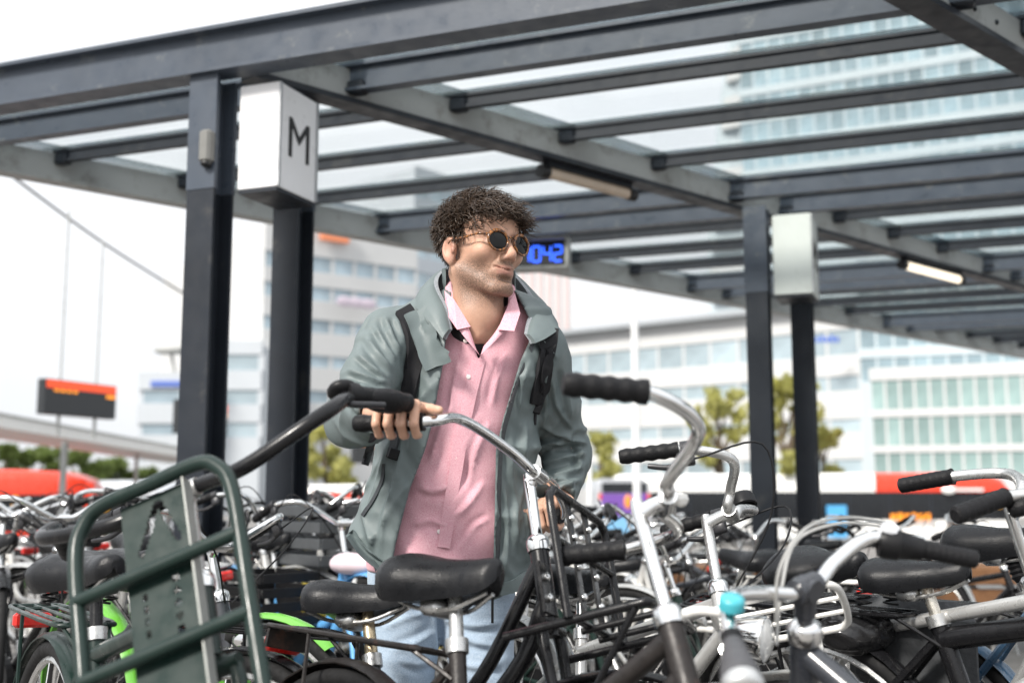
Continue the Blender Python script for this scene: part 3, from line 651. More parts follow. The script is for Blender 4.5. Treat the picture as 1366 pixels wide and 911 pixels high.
def wheel(t, c, ax, rw, rimm=alu, tyre=tyre_m, name='front_wheel', spokes=18):
    c = Vector(c); ax = Vector(ax).normalized(); u, w = perp(ax)
    circ = lambda r, n, o=0: [c + ax*o + (u*math.cos(2*PI*i/n) + w*math.sin(2*PI*i/n))*r for i in range(n)]
    ty = t.part(name, MB().tube(circ(rw-.019, 40), .019, 8, closed=True), tyre)
    t.part('rim', MB().tube(circ(rw-.043, 40), .0105, 6, closed=True, sx=.8), rimm, ty)
    mb = MB(); mb.lathe(c - ax*.05, ax, [(0,.006),(.0,.012),(.012,.012),(.016,.026),(.022,.026),(.026,.016),(.074,.016),(.078,.026),(.084,.026),(.088,.012),(.1,.012),(.1,.006)], 14); t.part('hub', mb, alu, ty)
    mb = MB()
    for i in range(spokes):
        a = 2*PI*i/spokes; a2 = a + (.35 if i % 2 else -.35); o = .028*(1 if (i//2) % 2 else -1)
        mb.tube([c + ax*o + (u*math.cos(a2)+w*math.sin(a2))*.025, c + (u*math.cos(a)+w*math.sin(a))*(rw-.05)], .0013, 3, caps=False)
    sp = t.part('spokes', mb, chrome, ty); sp['kind'] = 'stuff'
    return ty
def guard(t, c, ax, fwdv, rw, a0, a1, m, name, wd=.028):
    """mudguard arc about axle c from angle a0 to a1 (0 = forward, 90 = up)"""
    ax = Vector(ax).normalized(); f = Vector(fwdv); f = (f - ax*f.dot(ax)).normalized(); up = f.cross(ax) if f.cross(ax).z > 0 else ax.cross(f)
    rings = []; n = 18
    for i in range(n+1):
        a = math.radians(a0 + (a1-a0)*i/n); d = f*math.cos(a) + up*math.sin(a); r = []
        for j in range(7):
            q = (j/6-.5)*2; r.append(c + d*(rw + .018 - .012*q*q) + ax*q*wd)
        for j in range(6,-1,-1):
            q = (j/6-.5)*2; r.append(c + d*(rw + .0155 - .012*q*q) + ax*q*(wd-.002))
        rings.append(r)
    return t.part(name, MB().loft(rings), m)
def carrier_rear(t, P, zc, s0, s1, ly, m, w=.062, slats=3, name='rear_carrier', tube=.0055, hw=0):
    """platform from s0 (rear) to s1 (front) at height zc; P(s,h) gives plane points"""
    mb = MB(); A = lambda s, y, h=0: P(s, zc+h) + ly*y
    loop = spl([A(s1,-w*.6), A(s1-.05,-w), A(s0+.05,-w), A(s0,-w*.55), A(s0,w*.55), A(s0+.05,w), A(s1-.05,w), A(s1,w*.6)], 3)
    mb.tube(loop, tube, 7)
    for i in range(slats):
        y = (i-(slats-1)/2)*w*1.2/max(1, slats-1)*1.0 if slats > 1 else 0
        mb.rod(A(s0-.002,y), A(s1-.01,y,.002), tube*.8, n=6)
    for s in (s0+.08, s1-.05): mb.rod(A(s,-w), A(s,w), tube*.9, n=6)
    mb.rod(A(s1,-w*.6), A(s1,w*.6), tube, n=6)
    return mb, A
def bike(label, c, f, l, u, shape, S, group=None, name='bicycle', ext=.03, stem=.13, head=.13, paint=black_p, forkm=None, barm=chrome, stemm=chrome, rw=.345, frame='opa', tube=.0155, gripm=grip_m, gripr=.0165, griplen=None, post=chrome, saddle=saddle_m, sad=None, guardm=None, rear='black', levers=True, levlen=.10, bell=None, lights=True, stemstyle='quill', tt_drop=.10, barr=.011, barn=7, ridged=True, swidth=.105, sthick=1.3, sk=1.0, kick=True, back_only=False, springs=True, basket=None, cables=True, seat_down=.0, toptube=None, spokes=18):
    c, f, l, u, S = [Vector(x) for x in (c, f, l, u, S)]; f.normalize(); l.normalize(); u.normalize()
    F = lambda x, y, z: c + f*x + l*y + u*z
    Hd = F(-ext, 0, -stem)                         # top of the head tube
    nl = u.cross(Hd - S).normalized()              # left side of the frame plane
    uz = (V(0,0,1) - nl*nl.z).normalized(); fx = nl.cross(uz).normalized()
    Hs = S.z/uz.z; P = lambda s, h: S + fx*s + uz*(h-Hs)
    plane = lambda q: ((q-S).dot(fx), (q-S).dot(uz)+Hs)
    a = (u - nl*u.dot(nl)).normalized()
    bbh = .285; bbs = (Hs-bbh)/math.tan(math.radians(71)); BB = P(bbs, bbh); RA = P(bbs-.47, rw)
    hs, hh = plane(Hd); tt = (hh-rw)/max(.5, a.dot(uz)); crown = Hd - u*(head+.02)
    FA = Hd - u*tt*1.0 + f*.05
    if FA.z < rw: FA += u*((rw-FA.z)/max(.4, u.z))
    base = P(bbs, 0); t = Thing(name, label, 'bicycle', base, group)
    sdir = (S - BB).normalized(); ST = S - sdir*(.17+seat_down)      # top of the seat tube
    Hb = Hd - u*head; gm = guardm or paint; fk = forkm or paint
    # frame
    mb = MB(); R = tube
    mb.tube([BB - sdir*.0, ST], R, 10)
    mb.tube([Hb - u*.008, Hd + u*.008], R+.003, 12)
    if frame == 'opa':
        mb.tube([ST - sdir*.04, Hd - u*.03], toptube or R, 10); mb.tube([Hb + u*.03, BB], R*1.05, 10)
    elif frame == 'oma':
        m1 = P(plane(Hb)[0]-.14, plane(Hb)[1]-.26); m2 = P(bbs+.13, bbh+.10)
        mb.tube(spl([Hb + u*.03, Hb + u*.03 + (m1-Hb)*.45 + fx*.03, m1, m2, BB], 5), R*1.1, 10)
        mb.tube(spl([Hd - u*.03, m1 + uz*.13 + fx*.01, P(bbs-.02, bbh+.22)], 6), R*.9, 10)
    else:
        q = P(plane(ST)[0]+.08, bbh+.20); mb.tube([Hd - u*.03, q], R, 10); mb.tube([Hb + u*.03, BB], R*1.05, 10)
    for s in (-1, 1):
        mb.tube([BB + nl*s*.02 - fx*.01, RA + nl*s*.062], R*.55, 7)
        mb.tube([ST - sdir*.03 + nl*s*.008, RA + nl*s*.062], R*.5, 7)
    mb.tube([BB - nl*.036, BB + nl*.036], R+.006, 12)
    t.part('frame', mb, paint)
    t.part('headset', MB().lathe(Hd, u, [(-.012,R+.006),(.0,R+.008),(.012,R+.007),(.02,R+.001),(.022,.011)], 16), chrome)
    # fork
    mb = MB(); lf = u.cross(f).normalized()
    for s in (-1, 1):
        mb.tube(spl([Hb - u*.02 + lf*s*.02, Hb - u*.06 + lf*s*.045, Hb*.45 + (FA+lf*s*.05)*.55 - f*.016, FA + lf*s*.052], 4), [.0125]*5+[.0115]*4+[.0105]*3+[.010], 8)
    mb.tube([Hb - u*.03 - lf*.05, Hb - u*.03 + lf*.05], .015, 8); mb.tube([Hb - u*.045, Hb + u*.01], .0145, 10)
    t.part('fork', mb, fk)
    # wheels, mudguards, transmission
    wheel(t, FA, lf, rw, spokes=spokes); wheel(t, RA, nl, rw, name='rear_wheel', spokes=spokes)
    guard(t, FA, lf, f, rw, 35, 175, gm, 'front_mudguard'); guard(t, RA, nl, fx, rw, 20, 185, gm, 'rear_mudguard')
    mb = MB(); rs = -nl*.05; o1 = [RA + rs + (fx*math.cos(x)+uz*math.sin(x))*.05 for x in np.linspace(PI*.5, PI*1.5, 9)]; o2 = [BB + rs + (fx*math.cos(x)+uz*math.sin(x))*.10 for x in np.linspace(-PI*.5, PI*.5, 13)]
    mb.prism(o1+o2, nl*.03); t.part('chain_case', mb, black_m)
    mb = MB(); ca = fx*.5 + uz*-.85; ca.normalize(); mb.tube([BB - nl*.06, BB - nl*.075 + ca*.165], .008, 8); mb.tube([BB + nl*.055, BB + nl*.07 - ca*.165], .008, 8); mb.tube([BB - nl*.075, BB + nl*.07], .008, 8); cr = t.part('crank', mb, alu)
    for s in (1, -1): t.part('pedal', MB().bbox(BB - nl*s*.125 + ca*s*.165, fx*.045, nl*.04, uz*.011, .25), black_m, cr)
    # seat post and saddle
    t.part('seat_post', MB().tube([ST - sdir*.06, S - sdir*.055], .0135, 12), post)
    t.part('seat_clamp', MB().tube([ST - sdir*.012, ST + sdir*.014], R+.0045, 12), alu)
    Sf = fx*1.0 + uz*.05; Sf.normalize(); Su = nl.cross(Sf)*-1; Su = Su if Su.z > 0 else -Su
    Sm = S + uz*.0
    sdl = t.part('saddle', saddle_mesh(Sm, Sf, nl, Su, k=sk, wide=swidth, thick=sthick), saddle, angle=60)
    mb = MB(); q = Sm - Su*.058*sthick
    for s in (-1, 1): mb.tube(spl([q - Sf*.10 + nl*s*.055 + Su*.012, q - Sf*.05 + nl*s*.028 - Su*.004, q + Sf*.04 + nl*s*.02 - Su*.002, q + Sf*.115 + nl*s*.008 + Su*.03], 4), .0042, 6)
    mb.bbox(q - Sf*.02, Sf*.024, nl*.034, Su*.016, .25); t.part('saddle_rails', mb, alu, sdl)
    if springs:
        for s in (-1, 1):
            hx = []
            for i in range(31):
                x = 2*PI*i/7.5; hx.append(q - Sf*.105 + nl*s*.062 + (Sf*math.cos(x)+nl*math.sin(x))*.017 + Su*(.022 - .052*i/30))
            t.part('saddle_spring', MB().tube(hx, .0028, 5), black_m, sdl)
    # stem and handlebar
    if stemstyle == 'quill':
        mb = MB(); top = F(-ext, 0, 0); mb.tube([Hd + u*.01, top - u*.012, top + u*.006], [.0112,.0118,.0105], 14); mb.tube(spl([top - u*.014, F(-ext*.5,0,-.004), F(0,0,0)], 3), [.0155,.0145,.0135,.0135,.0135,.014,.016], 12)
        mb.tube([F(0,-.02,0), F(0,.02,0)], .0165, 14)
    else:
        mb = MB(); top = F(-ext, 0, 0); mb.tube([Hd + u*.01, top - u*.035], .0125, 14); mb.tube([top - u*.045, top - u*.02, top + u*.012, top + u*.018], [.0165,.0185,.020,.012], 14); mb.tube([F(-.02,0,0), F(0,0,0)], .018, 12); mb.tube([F(0,-.026,0), F(0,.026,0)], .0195, 14)
    t.part('stem', mb, stemm)
    sh = [Vector(q) for q in shape]
    def side(s): return [F(q.x, q.y*s, q.z) for q in sh]
    Lp, Rp = side(1), side(-1)
    path = spl(list(reversed(Rp)) + [F(0,-.03,0), F(0,.03,0)] + Lp, barn)
    hb = t.part('handlebar', MB().tube(path, barr, 10), barm)
    for s, Q in ((1, Lp), (-1, Rp)):
        g1, g0 = Q[3], Q[2]; d = (g1-g0).normalized(); ln = griplen or min(.135, (g1-g0).length); st = g1 - d*ln
        pts = [st + d*ln*i/24 for i in range(25)] + [g1 + d*.004]
        rr = [gripr*(1 + (.07*math.sin(i*2*PI/5) if ridged else .03*math.sin(i*2*PI/3))) for i in range(25)] + [gripr*.7]; rr[0] = gripr*1.08
        t.part('grip', MB().tube(pts, rr, 14), gripm, hb)
        if levers:
            b0 = st - d*.015; dn = (f*.6 - u*.75); dn = (dn - d*dn.dot(d)).normalized()
            mb = MB(); mb.tube([b0 - d*.012, b0 + d*.012], barr+.006, 12); mb.bbox(b0 + dn*.026, d*.016, dn*.018, d.cross(dn)*.009, .2)
            mb.tube(spl([b0 + dn*.035 - d*.012, b0 + dn*.045 + d*levlen*.45, b0 + dn*.034 + d*levlen], 5), [.007]*6 + [.0062]*4 + [.005], 8, sx=.7); t.part('brake_lever', mb, lever_m, hb)
            if cables:
                e = Hd - u*.02 + f*.03 + l*s*.012; mid = b0 - d*.10 + f*.06 - u*.02
                t.part('cable', MB().tube(spl([b0 + dn*.03 - d*.015, mid, (mid+e)/2 + f*.05, e], 6), .0024, 5), black_m, hb)
    if bell is not None:
        side_, fr, m, rb = bell; Q = Lp if side_ > 0 else Rp; p = Q[1]*(1-fr) + Q[2]*fr if fr <= 1 else Q[2]
        ax = (u*.9 - f*.1).normalized(); mb = MB(); mb.lathe(p + ax*.012, ax, [(0,rb*.80),(.002,rb),(rb*.8,rb*1.0),(rb*1.05,rb*.88),(rb*1.15,rb*.55),(rb*1.17,0)], 18); bl = t.part('bell', mb, m, hb)
        t.part('bell_clamp', MB().tube([p - ax*.004, p + ax*.016], .008, 10), black_m, bl)
    if lights:
        p = Hb + f*.075 - u*.0; ax = (f - V(0,0,1)*f.z*.8).normalized()
        t.part('headlight', MB().lathe(p - ax*.03, ax, [(-.02,.0),(-.018,.012),(.0,.026),(.03,.034),(.045,.036),(.047,.036)], 16), chrome)
        t.part('headlight_lens', MB().lathe(p - ax*.03, ax, [(.046,.034),(.053,.022),(.055,0)], 16), clear_lens)
        t.part('headlight_bracket', MB().tube([p - ax*.02, Hb + f*.012], .006, 6), black_m)
    if rear:
        zc = 2*rw + .055; mb, A = carrier_rear(t, P, zc, bbs-.72, bbs-.22, nl, black_p)
        for s in (-1, 1): mb.rod(A(bbs-.55, s*.062), RA + nl*s*.07, .0045, n=6); mb.rod(A(bbs-.24, s*.05), ST - sdir*.06 + nl*s*.015, .0045, n=6)
        rc = t.part('rear_carrier', mb, {'black': black_p, 'silver': alu, 'green': green_p, 'rust': rust_p, 'white': white_p}[rear])
        pz = A(bbs-.73, 0, -.035)
        t.part('rear_light', MB().bbox(pz, fx*.012, nl*.045, uz*.018, .3), red_lens, rc)
    if kick: t.part('kickstand', MB().tube([BB - fx*.03 + nl*.03, BB - fx*.14 + nl*.14 - uz*(bbh-.012)], .007, 7), alu)
    return dict(t=t, F=F, P=P, fx=fx, nl=nl, uz=uz, Hd=Hd, Hb=Hb, S=S, A=lambda s, h: P(s,h), bbs=bbs, RA=RA, FA=FA, f=f, l=l, u=u, hb=hb, Lp=Lp, Rp=Rp, ST=ST, rw=rw)
B1S = [(.031,.130,-.023),(.015,.274,.020),(-.073,.310,.089),(-.184,.367,.104)]
b1 = bike('dark green transport bike with a tall front carrier and black handlebar', (-.557,1.972,1.022), (-.318,-.875,.365), (.908,-.17,.383), (-.273,.453,.848), B1S, at(128,738,2.42), ext=0, stem=.18, head=.12, paint=green_p, barm=black_p, stemm=alu, barr=.0135, gripr=.0175, ridged=False, rear='green', post=black_p, lights=False, levers=False, frame='opa', tube=.018, barn=9, swidth=.12, griplen=.13)
b2 = bike('black bike with chrome handlebar and black front carrier held by the man', (.0524,2.379,1.055), (.896,-.357,.266), (.427,.858,-.285), (-.126,.368,.921), [(-.017,.096,.028),(-.051,.232,.056),(-.079,.325,.025),(-.211,.361,.05)], at(486,778,2.5), sk=.88, sthick=1.4, ext=.02, stem=.15, head=.14, paint=black_p, frame='oma', tube=.0165, lights=False, levers=False, rear='black', post=mat('brass_chrome', (.55,.45,.30), .3, .9, .15, 30), springs=False)
b5 = bike('old rusty black bike with tall chrome handlebar and rusty rear carrier', (.256,1.902,1.004), (.984,.076,.162), (.014,.87,-.492), (-.178,.486,.855), [(.0,.056,.008),(.041,.173,.026),(-.041,.258,.050),(-.163,.283,.071)], at(605,744,2.2), sk=.93, sthick=1.65, frame='lady', ext=.05, stem=.20, head=.12, paint=rust_p, levers=False, rear='rust', lights=False, stemm=chrome, barr=.0115, gripr=.0185, griplen=.125, post=alu, springs=False, swidth=.115, tube=.017)
b6 = bike('silver bike with white front carrier and a round black bell', (.479,2.522,.973), (.936,-.276,.217), (.347,.818,-.458), (-.051,.505,.862), [(.015,.048,.030),(.037,.124,.060),(-.064,.164,.087),(-.187,.185,.089)], at(775,758,2.95), ext=.055, stem=.17, head=.12, paint=silver_p, barm=alu, stemm=alu, rear='silver', bell=(1,.15,black_m,.03), levlen=.085, lights=False)
b7 = bike('dark grey city bike with a teal bell and twist shifter', (.451,1.783,.873), (-.62,.749,.234), (-.784,-.577,-.23), (-.037,-.326,.945), [(.010,.087,.015),(.003,.169,.034),(-.045,.224,.016),(-.115,.285,.000)], V(.80,1.36,.80), ext=.0, stem=.075, head=.13, paint=grey_p, stemstyle='ahead', stemm=grey_p, levers=False, rear='silver', bell=(1,.55,teal_p,.0185), barr=.0118, gripr=.0150, ridged=False, griplen=.085, lights=False, frame='lady', tube=.02)
b11 = bike('silver bike with grey swept handlebar and black ribbed grips', (1.052,2.362,.991), (.95,-.172,.261), (.149,.983,.106), (-.275,-.061,.959), [(.03,.09,.03),(.028,.199,.042),(-.077,.210,.063),(-.183,.270,.0645)], at(1090,735,2.85), ext=.03, stem=.16, head=.13, paint=silver_p, barm=alu, levers=False, lights=False, barr=.0125, gripr=.0178, ridged=False)
HD = Vector((.68,-.73,0)).normalized(); LD = Vector((-HD.y, HD.x, 0))
def std(label, S, steer=0, lean=0, h=.06, back=20, dist=.50, shape=OMA, **k):
    """bike whose saddle is at S, heading HD unless given"""
    hd = Vector(k.pop('hd', HD)); hd.z = 0; hd.normalize(); ld = Vector((-hd.y, hd.x, 0)); S = Vector(S)
    upv = rotv(V(0,0,1), hd, math.radians(lean)); ldv = rotv(ld, hd, math.radians(lean)); bk = math.radians(back)
    u = (upv*math.cos(bk) - hd*math.sin(bk)).normalized(); f0 = (hd*math.cos(bk) + upv*math.sin(bk)).normalized()
    ext = k.get('ext', .03); c = S + hd*(dist+ext) + upv*h
    th = math.radians(steer); f = rotv(f0, u, th); l = rotv(ldv, u, th)
    return bike(label, c, f, l, u, shape, S, **k)
b9 = std('black electric bike with a broad saddle beside the far grips', at(1222,746,2.62), paint=black_p, rear='black', post=mat('worn_chrome', (.70,.66,.58), .25, .9, .1, 30, dirt=(.28,.20,.12), dscale=30, damt=.42), sk=.88, toptube=.026, tube=.021, dist=.52, h=.10, springs=True, swidth=.11, seat_down=-.03)
b10 = std('navy blue bike with a slim saddle on a sprung seat post', at(1335,702,2.75), paint=navy_p, rear='black', tube=.02, dist=.5, h=.05, swidth=.08, springs=False)

# --- B1: tall front carrier (frame, cross bars, plate)
F = b1['F']; T = b1['t']
zt_, zb_, yl, yr, xc = -.055, -.47, -.130, .150, .14
loop = spl([F(xc,yl,zb_), F(xc,yl,-.30), F(xc,yl,-.13), F(xc,yl+.02,zt_-.02), F(xc,yl+.055,zt_), F(xc,.01,zt_), F(xc,yr-.055,zt_), F(xc,yr-.02,zt_-.02), F(xc,yr,-.13), F(xc,yr,-.30), F(xc,yr,zb_)], 6)
car = T.part('front_carrier', MB().tube(loop, .0125, 12), green_p)
for z in (-.203, -.333, -.455): T.part('cross_bar', MB().tube([F(xc+.004,yl,z), F(xc+.004,yr,z)], .0112, 12), green_p, car)
def is_hole(y, z):
    for (ya, za), (yb, zb) in (((.012,-.085),(-.022,-.160)), ((.016,-.085),(.044,-.160))):        # two slots leaning together
        t_ = max(0, min(1, ((y-ya)*(yb-ya)+(z-za)*(zb-za))/((yb-ya)**2+(zb-za)**2)))
        if math.hypot(y-ya-(yb-ya)*t_, z-za-(zb-za)*t_) < .0062: return True
    return any(math.hypot(y-yy, (z-zz)*.8) < .0052 for k in range(5) for yy, zz in ((-.024,-.232-k*.021), (.030,-.222-k*.021)))
ys = np.arange(-.052, .0681, .004); zs = np.arange(-.46, -.065, .004); mb = MB()
for i in range(len(ys)-1):
    run = None
    for j in range(len(zs)):
        solid = j < len(zs)-1 and not is_hole((ys[i]+ys[i+1])/2, zs[j]+.002)
        if solid and run is None: run = zs[j]
        if not solid and run is not None:
            mb.prism([F(xc-.016, ys[i], run), F(xc-.016, ys[i+1], run), F(xc-.016, ys[i+1], zs[j]), F(xc-.016, ys[i], zs[j])], F(xc-.013,0,0)-F(xc-.016,0,0)); run = None
T.part('mounting_plate', mb, green_p, car)
T.part('plate_edge', MB().box(F(xc-.010,.0695,-.263), F(xc+.010,0,0)-F(xc-.002,0,0), (F(0,.0015,0)-F(0,0,0)), F(0,0,.196)-F(0,0,0)), mat('worn_edge', (.30,.31,.29), .5, .3), car)
for k in range(2):
    for s in (-1, 1): T.part('strut', MB().tube([F(xc-.01, s*.11, -.44-.01*k), F(.02, s*.05, -.52-.02*k)], .007, 8), green_p, car)
T.part('bell_housing', MB().ell(F(-.055,.292,.098), F(.03,0,0)-F(0,0,0), F(0,.028,0)-F(0,0,0), F(0,0,.016)-F(0,0,0)), black_m, b1['hb'])
gp = b1['Lp']; d = (gp[3]-gp[2]).normalized()
T.part('twist_shifter', MB().lathe(gp[3]-d*.155, d, [(0,.013),(.0,.022),(.024,.023),(.026,.019),(.034,.019),(.034,.012)], 18), black_m, b1['hb'])
T.part('brake_lever', MB().tube(spl([gp[3]-d*.16-b1['u']*.02, gp[3]-d*.12-b1['u']*.035+b1['f']*.03, gp[3]-d*.05-b1['u']*.03+b1['f']*.035], 5), .0065, 8), lever_m, b1['hb'])
# ergonomic flattened grip palm rest
T.part('palm_rest', MB().ell(gp[3]-d*.055-b1['u']*.003, d*.062, b1['u']*.022, d.cross(b1['u'])*.026, 14, 10), grip_m, b1['hb'])
# --- B2: upright loop with slats, platform
F = b2['F']; T = b2['t']; x0 = .075
loop = spl([F(x0,-.148,-.35), F(x0,-.148,-.22), F(x0,-.148,-.125), F(x0,-.13,-.098), F(x0,-.10,-.092), F(x0,.10,-.092), F(x0,.13,-.098), F(x0,.148,-.125), F(x0,.148,-.22), F(x0,.148,-.36)], 6)
car = T.part('front_carrier', MB().tube(loop, .0085, 10), black_p)
for y in (-.045, .045):
    T.part('slat', MB().box(F(x0-.004,y,-.222), F(.0025,0,0)-F(0,0,0), F(0,.011,0)-F(0,0,0), F(0,0,.128)-F(0,0,0)), black_p, car)
    for z in (-.13,-.17,-.23,-.29): T.part('bolt', MB().lathe(F(x0-.001,y,z), b2['f'], [(0,.0075),(.005,.0075),(.008,.004),(.0085,0)], 10), chrome, car)
for z in (-.20, -.345): T.part('cross_bar', MB().tube([F(x0,-.148,z), F(x0,.148,z)], .0075, 8), black_p, car)
pl = spl([F(-.06,-.135,-.352), F(.19,-.135,-.352), F(.225,-.115,-.352), F(.23,0,-.352), F(.225,.115,-.352), F(.19,.135,-.352), F(-.06,.135,-.352)], 5)
T.part('platform', MB().tube(pl, .0085, 8, sx=1.0), black_p, car)
for y in (-.045, .045): T.part('platform_rail', MB().tube([F(.228,y,-.352), F(.06,y,-.352)], .0065, 8), black_p, car)
for y in (-.135, .135):
    T.part('strut', MB().tube([F(.20,y,-.358), F(.03,y*.6,-.53)], .0065, 8), black_p, car)
T.part('plate', MB().bbox(F(.02,-.10,-.27), F(.004,0,0)-F(0,0,0), F(0,.018,0)-F(0,0,0), F(0,0,.05)-F(0,0,0)), black_p, car)
for z in (-.25,-.29): T.part('bolt', MB().lathe(F(.024,-.10,z), b2['f'], [(0,.009),(.006,.009),(.01,.004),(.0105,0)], 10), chrome, car)
# --- B6: white carrier and big chrome headlight
F = b6['F']; T = b6['t']; z0 = -.255
pl = spl([F(-.04,-.10,z0), F(.14,-.115,z0), F(.18,-.10,z0), F(.19,-.05,z0), F(.19,.05,z0), F(.18,.10,z0), F(.14,.115,z0), F(-.04,.10,z0), F(-.065,.05,z0), F(-.065,-.05,z0)], 4, closed=True)
car = T.part('front_carrier', MB().tube(pl, .0078, 8, closed=True), white_p)
for y in (-.10, .10): T.part('leg', MB().tube(spl([F(.12,y,z0), F(.11,y,z0-.10), F(.05,y*.7,z0-.36)], 4), .0068, 8), white_p, car)
for y in (-.035, .035): T.part('slat', MB().tube([F(-.06,y,z0+.002), F(.188,y,z0+.002)], .005, 6), white_p, car)
for z in (-.13, -.17, -.21): T.part('cross_bar', MB().tube([F(.112,-.10,z0+z), F(.112,.10,z0+z)], .0062, 8), white_p, car)
T.part('front_plate', MB().bbox(F(.104,0,z0-.065), F(.003,0,0)-F(0,0,0), F(0,.085,0)-F(0,0,0), F(0,0,.045)-F(0,0,0), .1), white_p, car)
ax = Vector((.86,-.5,-.08)).normalized(); p = at(998,850,2.30)
hl_ = T.part('headlight', MB().lathe(p, ax, [(-.052,.0),(-.05,.012),(-.03,.032),(.0,.042),(.022,.045),(.03,.047),(.036,.047),(.038,.044)], 24), chrome)
T.part('lens', MB().lathe(p, ax, [(.036,.0435),(.044,.03),(.048,.0)], 24), clear_lens, hl_)
T.part('bracket', MB().tube([p - ax*.02, b6['Hb'] + b6['f']*.01], .008, 8), black_m, hl_)
# --- B5: white brake-rod arm with a rusty tip, B7: shifter and cables, B10 bellows
T = b5['t']; F = b5['F']; q0 = b5['Hd']
arm = T.part('brake_arm', MB().tube(spl([q0 + b5['f']*.005, q0 + b5['f']*.05 + b5['u']*.004, q0 + b5['f']*.10 - b5['u']*.012], 5), [.008]*5+[.0075]*5+[.0075], 10), white_p)
T.part('tip', MB().tube([q0 + b5['f']*.098 - b5['u']*.011, q0 + b5['f']*.104 - b5['u']*.0135], .0078, 10), rust_p, arm)
T.part('stem_bolt', MB().lathe(F(-.05,0,.004), b5['u'], [(0,.010),(.006,.010),(.009,.006),(.0095,0)], 8), chrome)
T.part('clamp_lug', MB().bbox(F(.022,-.006,-.004), F(.012,0,0)-F(0,0,0), F(0,.011,0)-F(0,0,0), F(0,0,.012)-F(0,0,0), .3), white_p)
T = b7['t']; Rp = b7['Rp']; d = (Rp[3]-Rp[2]).normalized(); st = Rp[3]-d*.085
sh_ = T.part('twist_shifter', MB().lathe(st, -d, [(-.002,.012),(-.002,.0185),(.006,.019),(.034,.0235),(.036,.026),(.058,.027),(.066,.024),(.07,.012)], 20), black_m, b7['hb'])
T.part('shift_dial', MB().lathe(st - d*.05 + b7['u']*.022, (b7['u'] - b7['f']*.6), [(-.012,.016),(.004,.016),(.008,.013),(.0085,0)], 16), mat('dial_face', (.45,.46,.48), .3), b7['hb'])
T.part('brake_lever', MB().tube(spl([st - d*.075 + b7['f']*.012, st - d*.03 + b7['f']*.04 + b7['u']*.008, st + d*.05 + b7['f']*.05 + b7['u']*.012], 5), [.009]*5+[.007]*5+[.006], 8), chrome, b7['hb'])
for k, q in enumerate(([(1185,697,1.92),(1130,690,1.85),(1075,705,1.75),(1040,760,1.72),(1035,830,1.75)], [(1180,702,1.93),(1120,698,1.9),(1062,722,1.86),(1042,790,1.8),(1036,860,1.78)])):
    T.part('cable', MB().tube(spl([at(*p) for p in q], 6), .0028, 6), mat('grey_cable', (.35,.35,.34), .4), b7['hb'])
Lp = b7['Lp']; d = (Lp[3]-Lp[2]).normalized()
T.part('palm_rest', MB().lathe(Lp[3]-d*.075, d, [(0,.014),(.02,.017),(.06,.025),(.085,.028),(.092,.027)], 18), mat('grey_grip', (.06,.06,.065), .5, 0, .2, 30, bump=.3, bscale=220), b7['hb'])
T.part('end_cap', MB().lathe(Lp[3]+d*.016, d, [(0,.0285),(.012,.0285),(.02,.022),(.022,0)], 18), alu, b7['hb'])
T = b10['t']; sd_ = (b10['S']-b10['ST']).normalized(); q = b10['S'] - sd_*.075
T.part('rubber_bellows', MB().lathe(q, -sd_, [(0,.014)] + [(.006*i+.004, .021 if i % 2 else .0165) for i in range(9)] + [(.06,.013)], 16), black_m)
# rusty carrier plate of B5 with two bolts
P = b5['P']; nl = b5['nl']; zc = 2*b5['rw']+.055; e = P(b5['bbs']-.715, zc) - b5['uz']*.025
pt_ = b5['t'].part('number_plate', MB().bbox(e, b5['fx']*.004, nl*.055, b5['uz']*.02, .2), rust_p)
for s in (-1, 1): b5['t'].part('bolt', MB().lathe(e + nl*s*.035 - b5['fx']*.003, -b5['fx'], [(0,.007),(.004,.006),(.006,.003),(.0062,0)], 10), chrome, pt_)

# ------------------------------------------------------------------ rows of bikes behind
def tmpl(label, group, **k):
    hd = V(1,0,0); r = std(label, V(-.25,0,k.pop('sh', .85)), hd=hd, group=group, spokes=12, **k); return r['t'].o
templates = []
def where(px, Y):
    row = 'in the second row' if Y < 5.3 else ('in the third row' if Y < 6.7 else 'in the last row')
    for lim, w_ in ((40,'beyond the saddle of the green bike'),(150,'left of the tall green carrier'),(260,'behind the tall green carrier'),(330,'before the front column'),(420,'beside the front columns'),(500,'left of the man'),(640,'hidden behind the man'),(720,'right of the man'),(800,'behind the black carrier loop'),(880,'behind the tall chrome handlebar'),(985,'behind the silver bike'),(1070,'between the far columns'),(1160,'right of the far columns'),(1500,'by the wooden bench')):
        if px < lim: return w_ + ' ' + row
def copies(root, spots):
    short = root['label']
    for i, (x, y, ang, lean, px, Y) in enumerate(spots):
        o = root if i == 0 else copy_tree(root)
        if i:
            for kk in ('category','group'):
                if kk in root: o[kk] = root[kk]
        if 'group' in root: o['label'] = short.replace(' parked in the rear rows', '') + ' ' + where(px, Y)
        k_ = 1.0 if px < 560 else (.93 if px < 900 else .86); o.scale = (k_, k_, k_)
        o.location = (x, y, 0); o.rotation_euler = (math.radians(lean), 0, ang)
def sp(px, Y, s=1, j=0, lean=None):
    """spot whose handlebar stands near pixel column px at depth Y; s=1 heading like the front row, -1 the other way"""
    q = XY(px, Y); ang = math.atan2(HD.y, HD.x) + (0 if s > 0 else PI) + j; return (q.x - .3*math.cos(ang), q.y - .3*math.sin(ang), ang, random.uniform(-7, 7) if lean is None else lean, px, Y)
g_ = 'parked bikes in the rows behind'
